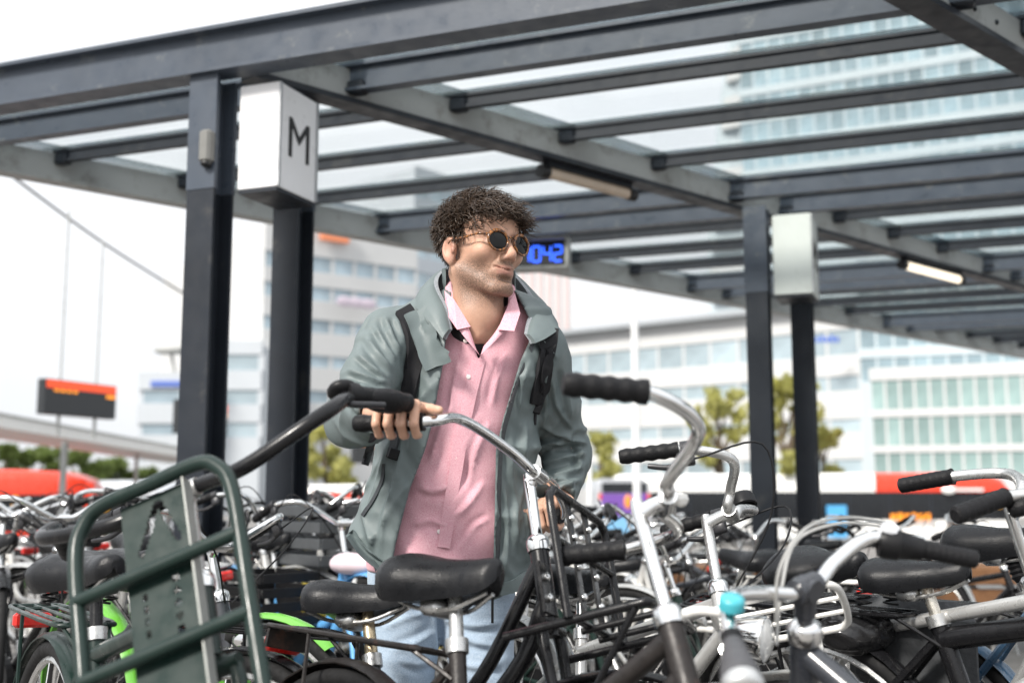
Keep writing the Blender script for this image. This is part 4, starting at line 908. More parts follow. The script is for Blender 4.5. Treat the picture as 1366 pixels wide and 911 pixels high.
copies(tmpl('black bike with chrome bars parked in the rear rows', g_, steer=-12, rear='black', paint=black_p, h=.07), [sp(70,4.4,1,.1),sp(-20,4.8,1,-.1),sp(700,5.2,1),sp(905,5.6,1,.15),sp(480,6.3,-1),sp(620,7.4,1),sp(1010,6.2,-1,.1),sp(1190,6.6,1),sp(250,7.6,-1),sp(835,7.8,1,.1),sp(1320,5.2,1)])
copies(tmpl('silver bike with swept bars parked in the rear rows', g_, steer=18, paint=silver_p, rear='silver', h=.05, frame='lady'), [sp(112,5.0,-1,.2),sp(345,4.9,1,.1),sp(790,4.6,1,-.1),sp(560,5.6,-1),sp(890,6.9,1,.2),sp(1090,7.4,-1),sp(20,6.6,1),sp(1260,7.6,-1,.2)])
copies(tmpl('grey bike with black bars parked in the rear rows', g_, steer=6, shape=CITY, barm=black_p, paint=grey_p, rear='black', h=.08, frame='opa'), [sp(180,5.4,1,.1),sp(290,6.2,-1),sp(655,6.4,1,.1),sp(960,5.0,1),sp(760,6.6,-1,.1),sp(440,7.4,1),sp(1130,5.4,1,-.1),sp(60,7.4,-1)])
copies(tmpl('white step through bike parked in the rear rows', g_, steer=-25, paint=white_p, rear='white', h=.06, frame='oma'), [sp(425,5.2,1,.15),sp(745,5.6,1,.1),sp(30,5.6,-1,.1),sp(865,4.9,-1),sp(210,6.8,1),sp(1050,8.2,1)])
copies(tmpl('bike with lime green mudguards and fork behind the tall green carrier', None, steer=15, paint=grey_p, guardm=lime_p, forkm=lime_p, rear='black', h=.03, frame='lady', tube=.02), [sp(302,3.05,1,.0,2)])
copies(tmpl('light blue step through bike behind the black carrier bars', None, steer=-10, paint=blue_p, rear='black', h=.05, frame='oma', tube=.021), [sp(440,4.5,1,.0,-3)])
copies(tmpl('dark green bike parked beyond the tall chrome handlebar', None, steer=10, paint=green_p, rear='silver', h=.05, frame='opa'), [sp(905,4.2,1,.1,3)])
copies(tmpl('yellow bike half hidden behind the man', None, steer=10, paint=yellow_p, rear='black', h=.05, frame='opa'), [sp(530,4.9,1,.1,3)])
# white grocery pannier bags etc. among the rear rows
def crate(label, px, py, Y, m, w=.2, d_=.15, h_=.12):
    c = at(px, py, Y); t = Thing('bike_crate', label, 'crate', c - V(0,0,h_)); X = HD; Yv = LD
    for s in (-1, 1):
        for k in range(4):
            t.part('slat', MB().bbox(c + Yv*s*d_ + V(0,0,-h_+.03+k*h_*.55), X*w, Yv*.004, V(0,0,h_*.18), .2), m)
            t.part('slat', MB().bbox(c + X*s*w + V(0,0,-h_+.03+k*h_*.55), X*.004, Yv*(d_-.006), V(0,0,h_*.18), .2), m)
    t.part('floor', MB().box(c - V(0,0,h_-.004), X*(w-.006), Yv*(d_-.006), V(0,0,.004)), m)
crate('black plastic crate on a bike behind the tall green carrier', 358, 800, 4.6, black_m, .16, .13, .10)
crate('dark crate on a bike beside the man\'s jacket', 432, 715, 4.9, mat('dark_grey_plastic', (.06,.065,.07), .5))
# pale pink saddle cover
p = at(474,752,4.4); mb = MB()
mb.loft([[p + HD*s + LD*math.cos(a)*w + V(0,0,1)*math.sin(a)*hh for a in np.linspace(0, 2*PI, 17)[:-1]] for s, w, hh in ((-.11,.008,.008),(-.10,.05,.028),(-.07,.07,.04),(-.02,.064,.042),(.03,.042,.036),(.08,.03,.028),(.105,.016,.016),(.11,.003,.003))])
single('saddle_cover', mb, mat('pink_cover', (.60,.50,.54), .7, 0, .06, 20), 'pale pink saddle cover beside the man\'s jacket', 'cover')
# dark panniers and plastic wrapped saddle bag on the right
mb = MB(); q = at(1215, 862, 2.75)
mb.bbox(q, HD*.16, LD*.045, V(0,0,.11), .45); o = single('pannier_bag', mb, mat('pannier_canvas', (.045,.048,.052), .7, 0, .2, 30, bump=.4, bscale=120), 'dark grey pannier bag hanging by the worn seat post', 'bag')
def crumple(label, px, py, Y, r, m, seed):
    R = np.random.default_rng(seed); c = at(px, py, Y); me = bmesh.new(); bmesh.ops.create_icosphere(me, subdivisions=4, radius=1)
    ph = R.uniform(0,6,(6,3)); fr = R.uniform(3,9,(6,3))
    mb = MB(); pts = []
    for v in me.verts:
        k = 1 + sum(.055*abs(math.sin(v.co.dot(Vector(fr[i])) + ph[i][0])) for i in range(6)) - .15
        pts.append(c + Vector((v.co.x*r[0], v.co.y*r[1], v.co.z*r[2]))*k)
    mb.add(pts, [tuple(v.index for v in f.verts) for f in me.faces]); me.free()
    return single('plastic_bag', mb, m, label, 'bag')
crumple('black plastic bag wrapped round the silver frame', 1142, 842, 2.72, (.085,.06,.05), mat('black_film', (.012,.012,.013), .18, 0, .2, 30), 5)
# ------------------------------------------------------------------ the man: distance fields turned into meshes
class Field:
    def __init__(s, lo, hi, h):
        s.h = h; s.lo = np.array(lo, np.float32); n = np.ceil((np.array(hi)-np.array(lo))/h).astype(int)+1
        s.ax = [s.lo[i] + h*np.arange(n[i], dtype=np.float32) for i in range(3)]; s.d = np.full(tuple(n), .08, np.float32)
    def block(s, lo, hi):
        sl = []
        for i in range(3):
            a = max(0, int(math.floor((lo[i]-s.lo[i])/s.h))); b = min(len(s.ax[i]), int(math.ceil((hi[i]-s.lo[i])/s.h))+1); sl.append(slice(a, max(a, b)))
        sl = tuple(sl); X = s.ax[0][sl[0]][:,None,None]; Y = s.ax[1][sl[1]][None,:,None]; Zz = s.ax[2][sl[2]][None,None,:]
        return sl, X, Y, Zz
    def merge(s, sl, e, k, op):
        a = s.d[sl]
        if a.size == 0: return
        e = np.broadcast_to(e, a.shape)
        if op == 'sub': a, e = -a, e; h = np.clip(.5+.5*(e-a)/k, 0, 1); s.d[sl] = -(e*(1-h) + a*h - k*h*(1-h))
        else: h = np.clip(.5+.5*(e-a)/k, 0, 1); s.d[sl] = e*(1-h) + a*h - k*h*(1-h)
    def cap(s, a, b, r1, r2=None, k=.01, op='u', disp=None):
        a = np.array(a, np.float32); b = np.array(b, np.float32); r2 = r1 if r2 is None else r2; R = max(r1, r2)+.06
        sl, X, Y, Zz = s.block(np.minimum(a, b)-R, np.maximum(a, b)+R); ab = b-a; L2 = float(ab@ab)+1e-12
        t = np.clip(((X-a[0])*ab[0]+(Y-a[1])*ab[1]+(Zz-a[2])*ab[2])/L2, 0, 1)
        e = np.sqrt((X-a[0]-ab[0]*t)**2+(Y-a[1]-ab[1]*t)**2+(Zz-a[2]-ab[2]*t)**2) - (r1+(r2-r1)*t)
        if disp is not None: e = e + disp(X, Y, Zz, t)
        s.merge(sl, e, k, op); return s
    def ell(s, c, r, k=.01, op='u', R=None):
        c = np.array(c, np.float32); m = max(r)+.06
        sl, X, Y, Zz = s.block(c-m, c+m); x, y, z = X-c[0], Y-c[1], Zz-c[2]
        if R is not None:
            R = np.array(R, np.float32); x, y, z = [R[i][0]*(X-c[0])+R[i][1]*(Y-c[1])+R[i][2]*(Zz-c[2]) for i in range(3)]
        q = np.sqrt((x/r[0])**2+(y/r[1])**2+(z/r[2])**2); g = np.sqrt((x/r[0]**2)**2+(y/r[1]**2)**2+(z/r[2]**2)**2)+1e-6
        s.merge(sl, q*(q-1)/g, k, op); return s
    def mesh(s):
        d = s.d; S = d < 0; n = d.shape
        cx = np.zeros((n[0]-1, n[1]-1, n[2]-1), bool); tot = np.zeros_like(cx, np.int8)
        for i in (0,1):
            for j in (0,1):
                for k in (0,1): tot += S[i:n[0]-1+i, j:n[1]-1+j, k:n[2]-1+k]
        cx = (tot > 0) & (tot < 8); idx = np.argwhere(cx); ids = -np.ones(cx.shape, np.int64); ids[cx] = np.arange(len(idx))
        acc = np.zeros((len(idx),3)); cnt = np.zeros(len(idx))
        C = [(i,j,k) for i in (0,1) for j in (0,1) for k in (0,1)]
        val = {c: d[idx[:,0]+c[0], idx[:,1]+c[1], idx[:,2]+c[2]].astype(float) for c in C}
        for a in C:
            for ax in range(3):
                if a[ax]: continue
                b = list(a); b[ax] = 1; b = tuple(b); va, vb = val[a], val[b]; m = (va < 0) != (vb < 0); t = np.where(m, va/(va-vb+1e-12), 0)
                p = np.repeat(np.array([a], float), len(idx), 0); p[:,ax] += t; acc[m] += p[m]; cnt[m] += 1
        v = (idx + acc/cnt[:,None])*s.h + s.lo; F = []
        for ax in range(3):
            sl0 = [slice(None)]*3; sl1 = [slice(None)]*3; sl0[ax] = slice(0,-1); sl1[ax] = slice(1,None)
            A, B = S[tuple(sl0)], S[tuple(sl1)]; e = np.argwhere(A != B); u, w = (ax+1) % 3, (ax+2) % 3
            e = e[(e[:,u] > 0) & (e[:,w] > 0) & (e[:,u] < n[u]-1) & (e[:,w] < n[w]-1)]
            flip = A[e[:,0], e[:,1], e[:,2]]; q = []
            for du, dw in ((0,0),(1,0),(1,1),(0,1)):
                g = e.copy(); g[:,u] -= du; g[:,w] -= dw; q.append(ids[g[:,0], g[:,1], g[:,2]])
            q = np.stack(q, 1); q[~flip] = q[~flip][:, ::-1]; F.append(q)
        F = np.concatenate(F); F = F[(F >= 0).all(1)]
        return v, F
def npmesh(name, v, F, base, smooth=2):
    v = v.copy()
    for _ in range(smooth):          # light relaxation removes the grid steps
        acc = np.zeros_like(v); c = np.zeros(len(v))
        for i in range(4):
            a, b = F[:,i], F[:,(i+1) % 4]; np.add.at(acc, a, v[b]); np.add.at(c, a, 1); np.add.at(acc, b, v[a]); np.add.at(c, b, 1)
        c[c == 0] = 1; v = .5*v + .5*acc/c[:,None]
    me = bpy.data.meshes.new(name); me.from_pydata((v-np.array(base)).tolist(), [], F.tolist()); me.polygons.foreach_set('use_smooth', [True]*len(F)); me.update()
    return me, v
def arr(p): return np.array(tuple(p), float)
YM = 2.72
MAN = Thing('person', 'man in sunglasses with a grey green jacket and pink shirt holding the chrome handlebar', 'person', V(-.14, 2.82, 0))
MB0 = np.array([-.14, 2.82, 0])
# ---- palette
def skin_mat():
    m = mat('skin', (.54,.32,.225), .48, 0, .10, 26, bump=.22, bscale=300, sss=.12, spec=.4); nt = m.node_tree; lk = nt.links.new; N = nt.nodes.new; b = nt.nodes['Principled BSDF']
    src = b.inputs['Base Color'].links[0].from_socket
    def attr(n): a = N('ShaderNodeAttribute'); a.attribute_name = n; return a.outputs['Fac']
    tc = N('ShaderNodeTexCoord'); nz = N('ShaderNodeTexNoise'); nz.inputs['Scale'].default_value = 640; nz.inputs['Detail'].default_value = 2; lk(tc.outputs['Object'], nz.inputs['Vector'])
    mr = N('ShaderNodeMapRange'); mr.inputs['From Min'].default_value = .40; mr.inputs['From Max'].default_value = .56; lk(nz.outputs['Fac'], mr.inputs['Value'])
    mu = N('ShaderNodeMath'); mu.operation = 'MULTIPLY'; lk(attr('beard'), mu.inputs[0]); lk(mr.outputs[0], mu.inputs[1])
    ad = N('ShaderNodeMath'); ad.operation = 'MULTIPLY_ADD'; lk(attr('beard'), ad.inputs[0]); ad.inputs[1].default_value = .38; 
    m2 = N('ShaderNodeMath'); m2.operation = 'MULTIPLY'; lk(mu.outputs[0], m2.inputs[0]); m2.inputs[1].default_value = .58; lk(m2.outputs[0], ad.inputs[2])
    x1 = N('ShaderNodeMix'); x1.data_type = 'RGBA'; lk(ad.outputs[0], x1.inputs['Factor']); lk(src, x1.inputs['A']); x1.inputs['B'].default_value = (.070,.047,.034,1)
    x2 = N('ShaderNodeMix'); x2.data_type = 'RGBA'; lk(attr('lip'), x2.inputs['Factor']); lk(x1.outputs['Result'], x2.inputs['A']); x2.inputs['B'].default_value = (.44,.19,.16,1)
    x3 = N('ShaderNodeMix'); x3.data_type = 'RGBA'; lk(attr('flush'), x3.inputs['Factor']); lk(x2.outputs['Result'], x3.inputs['A']); x3.inputs['B'].default_value = (.62,.27,.20,1)
    x4 = N('ShaderNodeMix'); x4.data_type = 'RGBA'; lk(attr('hairy'), x4.inputs['Factor']); lk(x3.outputs['Result'], x4.inputs['A']); x4.inputs['B'].default_value = (.028,.02,.016,1)
    lk(x4.outputs['Result'], b.inputs['Base Color']); return m
skin = skin_mat()
def cloth(name, col, weave, rough=.85, var=.06, sheen=.2, bumpy=.25, mott=None, spec=.25):
    """woven cloth: fine crossed waves carry the thread relief"""
    m = mat(name, col, rough, 0, var, 9, spec=spec, sheen=sheen); nt = m.node_tree; lk = nt.links.new; N = nt.nodes.new; b = nt.nodes['Principled BSDF']
    tc = N('ShaderNodeTexCoord'); nz = N('ShaderNodeTexNoise'); nz.inputs['Scale'].default_value = weave; nz.inputs['Detail'].default_value = 3; lk(tc.outputs['Object'], nz.inputs['Vector'])
    wr = N('ShaderNodeTexNoise'); wr.noise_type = 'RIDGED_MULTIFRACTAL'; wr.inputs['Scale'].default_value = 9; wr.inputs['Detail'].default_value = 2.5; wr.inputs['Distortion'].default_value = .8
    mp = N('ShaderNodeMapping'); mp.inputs['Scale'].default_value = (1, 1, .5); mp.inputs['Rotation'].default_value = (.2, .5, 0); lk(tc.outputs['Object'], mp.inputs['Vector']); lk(mp.outputs[0], wr.inputs['Vector'])
    b1_ = N('ShaderNodeBump'); b1_.inputs['Strength'].default_value = bumpy; b1_.inputs['Distance'].default_value = .002; lk(nz.outputs['Fac'], b1_.inputs['Height'])
    b2_ = N('ShaderNodeBump'); b2_.inputs['Strength'].default_value = .5; b2_.inputs['Distance'].default_value = .016; lk(wr.outputs['Fac'], b2_.inputs['Height']); lk(b1_.outputs[0], b2_.inputs['Normal']); lk(b2_.outputs[0], b.inputs['Normal'])
    if mott:
        src = b.inputs['Base Color'].links[0].from_socket; mr = N('ShaderNodeMapRange'); mr.inputs['From Min'].default_value = .38; mr.inputs['From Max'].default_value = .62; lk(nz.outputs['Fac'], mr.inputs['Value'])
        x = N('ShaderNodeMix'); x.data_type = 'RGBA'; lk(mr.outputs[0], x.inputs['Factor']); lk(src, x.inputs['A']); x.inputs['B'].default_value = (*mott, 1); lk(x.outputs['Result'], b.inputs['Base Color'])
    return m
jacket_m = cloth('jacket_shell', (.125,.155,.156), 500, .50, .07, .0, .2, spec=.4)
shirt_m = cloth('pink_shirt', (.63,.30,.36), 520, .85, .06, .1, .4, mott=(.74,.46,.51))
jean_m = cloth('denim', (.27,.36,.47), 420, .85, .12, .2, .5, mott=(.42,.51,.61))
tee_m = cloth('black_tee', (.012,.012,.013), 400, .85)
lining_m = cloth('fleece_lining', (.16,.18,.20), 260, .95, .15, .4, .8, mott=(.24,.26,.28))
strap_m = cloth('strap_webbing', (.014,.014,.016), 900, .6, .1, 0, .6)
hair_m = mat('hair', (.050,.032,.021), .34, 0, .5, 60, spec=.5, dirt=(.16,.115,.085), dscale=160, damt=.34)

# ---- head (local: x = his left, y = forward, z = up; metres)
HS = 1.03
PSI = math.radians(40)
HC = at(641, 337, 2.70); hf = Vector((math.sin(PSI), -math.cos(PSI), .05)).normalized(); hl = Vector((math.cos(PSI), math.sin(PSI), -.035)).normalized(); hl = (hl - hf*hl.dot(hf)).normalized(); hu = hl.cross(hf).normalized()
if hu.z < 0: hu = -hu
def HL(x, y, z): return HC + (hl*x + hf*y + hu*z)*HS
Fd = Field((-.11,-.17,-.25), (.11,.15,.15), .0021)
Fd.ell((0,-.018,.045), (.0755,.095,.077), .001)
Fd.ell((0,.030,-.020), (.0605,.064,.085), .03)
for s in (-1, 1):
    Fd.cap((s*.057,-.008,-.050), (s*.022,.072,-.103), .015, .013, .030)          # jaw line
    Fd.ell((s*.043,.066,-.018), (.024,.022,.020), .022)                            # cheekbone
    Fd.cap((s*.012,.092,.026), (s*.043,.076,.024), .0095, .008, .016)              # brow
Fd.ell((0,.083,-.102), (.020,.012,.014), .018)                                     # chin
Fd.ell((0,.055,.058), (.058,.042,.040), .03)                                       # forehead
for s in (-1, 1):
    Fd.ell((s*.033,.098,.004), (.018,.016,.012), .012, 'sub'); Fd.ell((s*.033,.078,.003), (.0145,.0135,.0125), .006)
Fd.cap((0,.089,.016), (0,.1125,-.026), .0084, .0104, .014)                         # nose
Fd.ell((0,.112,-.031), (.0115,.0105,.0095), .008)
for s in (-1, 1):
    Fd.ell((s*.0125,.100,-.036), (.0078,.0105,.0075), .007); Fd.ell((s*.0065,.106,-.0425), (.0038,.005,.003), .003, 'sub')
Fd.cap((0,.093,-.044), (0,.0905,-.053), .006, .006, .012)                          # philtrum ridge
Fd.ell((0,.081,-.063), (.027,.013,.019), .020)                                     # mouth mound
for s in (-1, 1):
    Fd.cap((0,.0930,-.0575), (s*.023,.0835,-.0555), .0032, .0018, .005); Fd.cap((0,.0920,-.0655), (s*.020,.084,-.0600), .0040, .0020, .005)
    Fd.cap((0,.0968,-.0614), (s*.029,.0855,-.0548), .0024, .0020, .003, 'sub')
Fd.ell((0,.092,-.083), (.014,.008,.005), .010, 'sub')
for s in (-1, 1):                                                                   # ears
    c = np.array((s*.080,-.014,-.004)); q = .30
    Rm = np.array([[math.cos(q), s*math.sin(q), 0], [-s*math.sin(q), math.cos(q), 0], [0,0,1]])
    Fd.ell(c, (.0095,.020,.031), .007, R=Rm); Fd.ell(c+np.array((s*.0095,.003,.003)), (.0085,.0125,.021), .003, 'sub', R=Rm)
    Fd.ell(c+np.array((-s*.002,.004,-.026)), (.007,.010,.011), .006); Fd.ell(c+np.array((s*.002,.016,-.004)), (.0045,.005,.008), .004)
Fd.cap((0,-.024,-.05), (.004,-.014,-.15), .053, .056, .03)
Fd.cap((.004,-.014,-.15), (.002,-.085,-.24), .056, .056, .03)
for s in (-1, 1): Fd.cap((s*.058,-.02,-.055), (s*.018,.010,-.20), .013, .012, .022)  # neck muscles
Fd.ell((0,.018,-.125), (.012,.012,.016), .02)
v, F = Fd.mesh()
def groove(v, F, pts, depth, sig):
    """soft crease or ridge pressed into the face along a line"""
    nn = np.zeros_like(v); e = np.cross(v[F[:,2]]-v[F[:,0]], v[F[:,3]]-v[F[:,1]])
    for i in range(4): np.add.at(nn, F[:,i], e)
    nn /= np.linalg.norm(nn, axis=1)[:,None]+1e-9; P_ = np.array([tuple(p) for p in spl(pts, 6)]); d_ = np.min(np.linalg.norm(v[:,None,:]-P_[None,:,:], axis=2), axis=1) if len(v) < 60000 else np.min([np.linalg.norm(v-p, axis=1) for p in P_], axis=0)
    return v + nn*(depth*np.exp(-(d_/sig)**2))[:,None]
for s in (-1, 1):
    v = groove(v, F, [(s*.0205,.091,-.034),(s*.029,.083,-.046),(s*.034,.077,-.060)], -.0022, .0036)      # fold beside the mouth
    v = groove(v, F, [(s*.018,.090,-.024),(s*.0225,.092,-.034)], -.0016, .003)                             # wing of the nose
    v = groove(v, F, [(s*.026,.084,-.056),(s*.0275,.083,-.060)], -.0024, .003)                             # mouth corner
    v = groove(v, F, [(s*.055,.030,-.045),(s*.046,.052,-.062)], -.0040, .014)                              # hollow of the cheek
    v = groove(v, F, [(s*.024,.088,-.014),(s*.040,.078,-.016),(s*.052,.062,-.012)], -.0014, .004)          # below the eye
for z_ in (.046, .056): v = groove(v, F, [(-.035,.085,z_),(0,.096,z_+.002),(.035,.085,z_)], -.0008, .0022)  # brow lines
v = groove(v, F, [(-.010,.0925,-.0815),(.010,.0925,-.0815)], -.0016, .004)
# smooth attributes from the local position
x, y, z = v[:,0], v[:,1], v[:,2]; sg = lambda t: 1/(1+np.exp(-np.clip(t, -40, 40)))
bl = sg((-.030 - z - .42*np.maximum(0, y-.045) + .0)/.006)                          # below the cheek line
beard = bl*sg((y+.006)/.006)*sg((z+.138)/.016)
beard = np.maximum(beard, sg((z+.0548)/.0012)*sg((-.0415-z)/.0015)*sg((y-.076)/.003)*sg((.029-np.abs(x))/.003))
beard = np.maximum(beard, np.exp(-((y-.002)/.011)**2)*sg((z+.05)/.01)*sg((.02-z)/.008)*sg((np.abs(x)-.055)/.003)*.9)
lipz = np.where(z > -.0614, -.0570, -.0672)
lip = .62*sg((.0044-np.abs(z-lipz))/.0012)*sg((y-.082)/.002)*sg((.024-np.abs(x))/.003)
beard = beard*(1-lip)*(1-.65*np.exp(-((x)/.03)**2-((z+.04)/.02)**2)*0)
cheek_clear = np.exp(-((z+.055)/.02)**2-((np.abs(x)-.030)/.012)**2)*sg((y-.06)/.01); beard = beard*(1-.55*cheek_clear)
flush = .45*np.exp(-((y-.113)/.012)**2-((z+.03)/.012)**2-(x/.016)**2) + .35*sg((np.abs(x)-.077)/.004)*sg((.03-np.abs(z+.004))/.004) + .22*np.exp(-((np.abs(x)-.045)/.016)**2-((z+.02)/.016)**2)*sg(y-.03)
hairline = np.where(y > .02, .060-.25*np.maximum(0,.03-np.abs(np.abs(x)-.0))*.0, np.where(y > -.012, .03, -.062))
hairy = sg((z-hairline)/.004)*sg((np.hypot(x/.0755, (y+.018)/.095)-0)/.01)*sg((.078-np.abs(x))/.002)
earmask = sg((np.abs(x)-.073)/.002)*sg((.034-np.hypot(y+.014, z+.004))/.003); hairy = hairy*(1-earmask)
M3 = np.array([tuple(hl), tuple(hf), tuple(hu)]); head_v = arr(HC) + (v*HS) @ M3
attrs = dict(beard=beard, lip=lip, flush=flush, hairy=hairy)
Hd_parts = [(head_v, F, attrs)]

# ---- hands
def hand(bar_a, bar_b, fr, r, wrist, toward, thumb_dir, up=V(0,0,1), flip=1, thumb_tip=None):
    """fingers wrapped round the bar: fr = fractions a->b for index..little; toward = side of the bar the fingers show on"""
    a, b = Vector(bar_a), Vector(bar_b); d = (b-a).normalized(); w = Vector(toward); w = (w - d*w.dot(d)).normalized(); upv = w.cross(d); upv = upv if upv.dot(up) > 0 else -upv
    pos = lambda p, th, R: p + (upv*math.cos(math.radians(th)) + w*math.sin(math.radians(th)))*(R)
    lo = np.minimum(arr(a), arr(b)); lo = np.minimum(lo, arr(wrist)) - .09; hi = np.maximum(np.maximum(arr(a), arr(b)), arr(wrist)) + .09
    f = Field(lo, hi, .0024); W_ = Vector(wrist)
    rad = [.0096,.0100,.0096,.0084]; ln = [1.0,1.06,1.0,.86]; mc = []
    for i, q in enumerate(fr):
        p = a.lerp(b, q); k = ln[i]; R0 = r + rad[i]
        j = [pos(p, -52, R0+.016), pos(p, 28, R0+.010), pos(p, 98, R0+.0045), pos(p, 160, R0+.001), pos(p, 196, R0+.0005)]
        mc.append(j[0])
        f.cap(j[0], j[1], rad[i]*1.14, rad[i]*1.04, .004 if i else .002); f.cap(j[1], j[2], rad[i]*1.05, rad[i]*.95, .003); f.cap(j[2], j[3], rad[i]*.95, rad[i]*.86, .003); f.cap(j[3], j[4], rad[i]*.86, rad[i]*.78, .003)
        f.ell(j[1], (rad[i]*1.14,)*3, .004)
    for i, m in enumerate(mc):
        off = d*((i-1.5)*.009)
        f.cap(m, W_ + off, rad[i]*1.22, .015, .014)
    f.cap((mc[0]+mc[1])/2, (mc[2]+mc[3])/2, .012, .011, .012)
    # thumb: leaves the index side of the palm
    t0 = mc[0].lerp(W_, .62) - d*flip*.010; t1 = mc[0].lerp(W_, .25) - d*.022 + upv*.004; t2 = Vector(thumb_tip) if thumb_tip is not None else t1 - d*.03 + w*.02
    f.cap(W_, t0, .016, .0145, .012); f.cap(t0, t1, .0145, .0115, .008); f.cap(t1, t1.lerp(t2, .5), .0112, .0102, .005); f.cap(t1.lerp(t2, .5), t2, .0102, .0082, .005)
    return f
G1 = b2['Rp']; G2 = b2['Lp']
g1a, g1b = G1[2], G1[3]; d1 = (g1b-g1a).normalized()
def on_bar(px, A, B):
    best = min(((abs(pxof(A.lerp(B, t/200.)) - px), t/200.) for t in range(-60, 261))); return best[1]
def pxof(p):
    q = p - V(0,0,CAMZ); fw = q.y*math.cos(PITCH) + q.z*math.sin(PITCH); return W/2 + FPX*q.x/fw
fr1 = [on_bar(x, g1a, g1b) for x in (557, 540, 523, 507)]
RW = at(506, 552, g1a.y + .145)
RE = at(471, 560, 2.53); RS = at(515, 446, 2.69)
fR = hand(g1a, g1b, fr1, .0150, RW, (0.05,-1,.0), None, thumb_tip=g1a.lerp(g1b, on_bar(586, g1a, g1b)) + V(0,-.004,.021))
fR.cap(RW, RW.lerp(RE, .5), .027, .034, .02)
v, F = fR.mesh(); Hd_parts.append((v, F, None))
g2a, g2b = G2[2], G2[3]
fr2 = [on_bar(x, g2a, g2b) for x in (742, 731, 720, 709)]
LW = at(744, 668, 2.79)
LE = at(756, 604, 2.90); LS = at(725, 468, 2.75)
fL = hand(g2a, g2b, fr2, .0150, LW, (.1,-.9,-.2), None)
fL.cap(LW, LW.lerp(LE, .5), .027, .034, .02)
v, F = fL.mesh(); Hd_parts.append((v, F, None))
# ---- hidden torso, arms and legs of the body
def zy(py, Y=YM): return at(683, py, Y).z
Fb = Field((-.56,2.40,0), (.32,3.10,1.50), .009)
NB = at(640, 428, 2.76); HP = V(-.17, 2.83, .86)
Fb.cap(NB + V(0,.03,-.03), HP, .06, .095, .03); Fb.cap(at(550,470,2.76), at(708,478,2.79), .045, .045, .04)
Fb.cap(RS, RE, .05, .042, .03); Fb.cap(RE, RW, .042, .028, .02); Fb.cap(LS, LE, .05, .042, .03); Fb.cap(LE, LW, .042, .028, .02)
LEG = {}
for s, fx_ in ((-1, -.10), (1, .09)):
    hip = HP + V(s*.085, 0, -.05); kn = V(-.17+s*.10, 2.83-.02, .47); an = V(-.17+s*.115, 2.86, .09); LEG[s] = (hip, kn, an)
    Fb.cap(hip, kn, .085, .055, .04); Fb.cap(kn, an, .055, .04, .03); Fb.cap(an, an + V(s*.02,-.14,-.045), .035, .03, .02)
v, F = Fb.mesh(); Hd_parts.append((v, F, None))
# join everything to one body mesh
vs_, fs_, o_ = [], [], 0; at_ = {k: [] for k in attrs}
for v, F, a in Hd_parts:
    me_, v2 = npmesh('tmp', v, F, (0,0,0), 1 if a is not None else 2); bpy.data.meshes.remove(me_)
    vs_.append(v2); fs_.append(F+o_); o_ += len(v2)
    for k in at_: at_[k].append(a[k] if a is not None else np.zeros(len(v2)))
bv = np.concatenate(vs_); bf = np.concatenate(fs_)
body_me = bpy.data.meshes.new('body'); body_me.from_pydata((bv-MB0).tolist(), [], bf.tolist()); body_me.polygons.foreach_set('use_smooth', [True]*len(bf))
for k in at_:
    q = body_me.attributes.new(k, 'FLOAT', 'POINT'); q.data.foreach_set('value', np.concatenate(at_[k]).astype(np.float32))
body = link('body', body_me, skin, MAN.o)
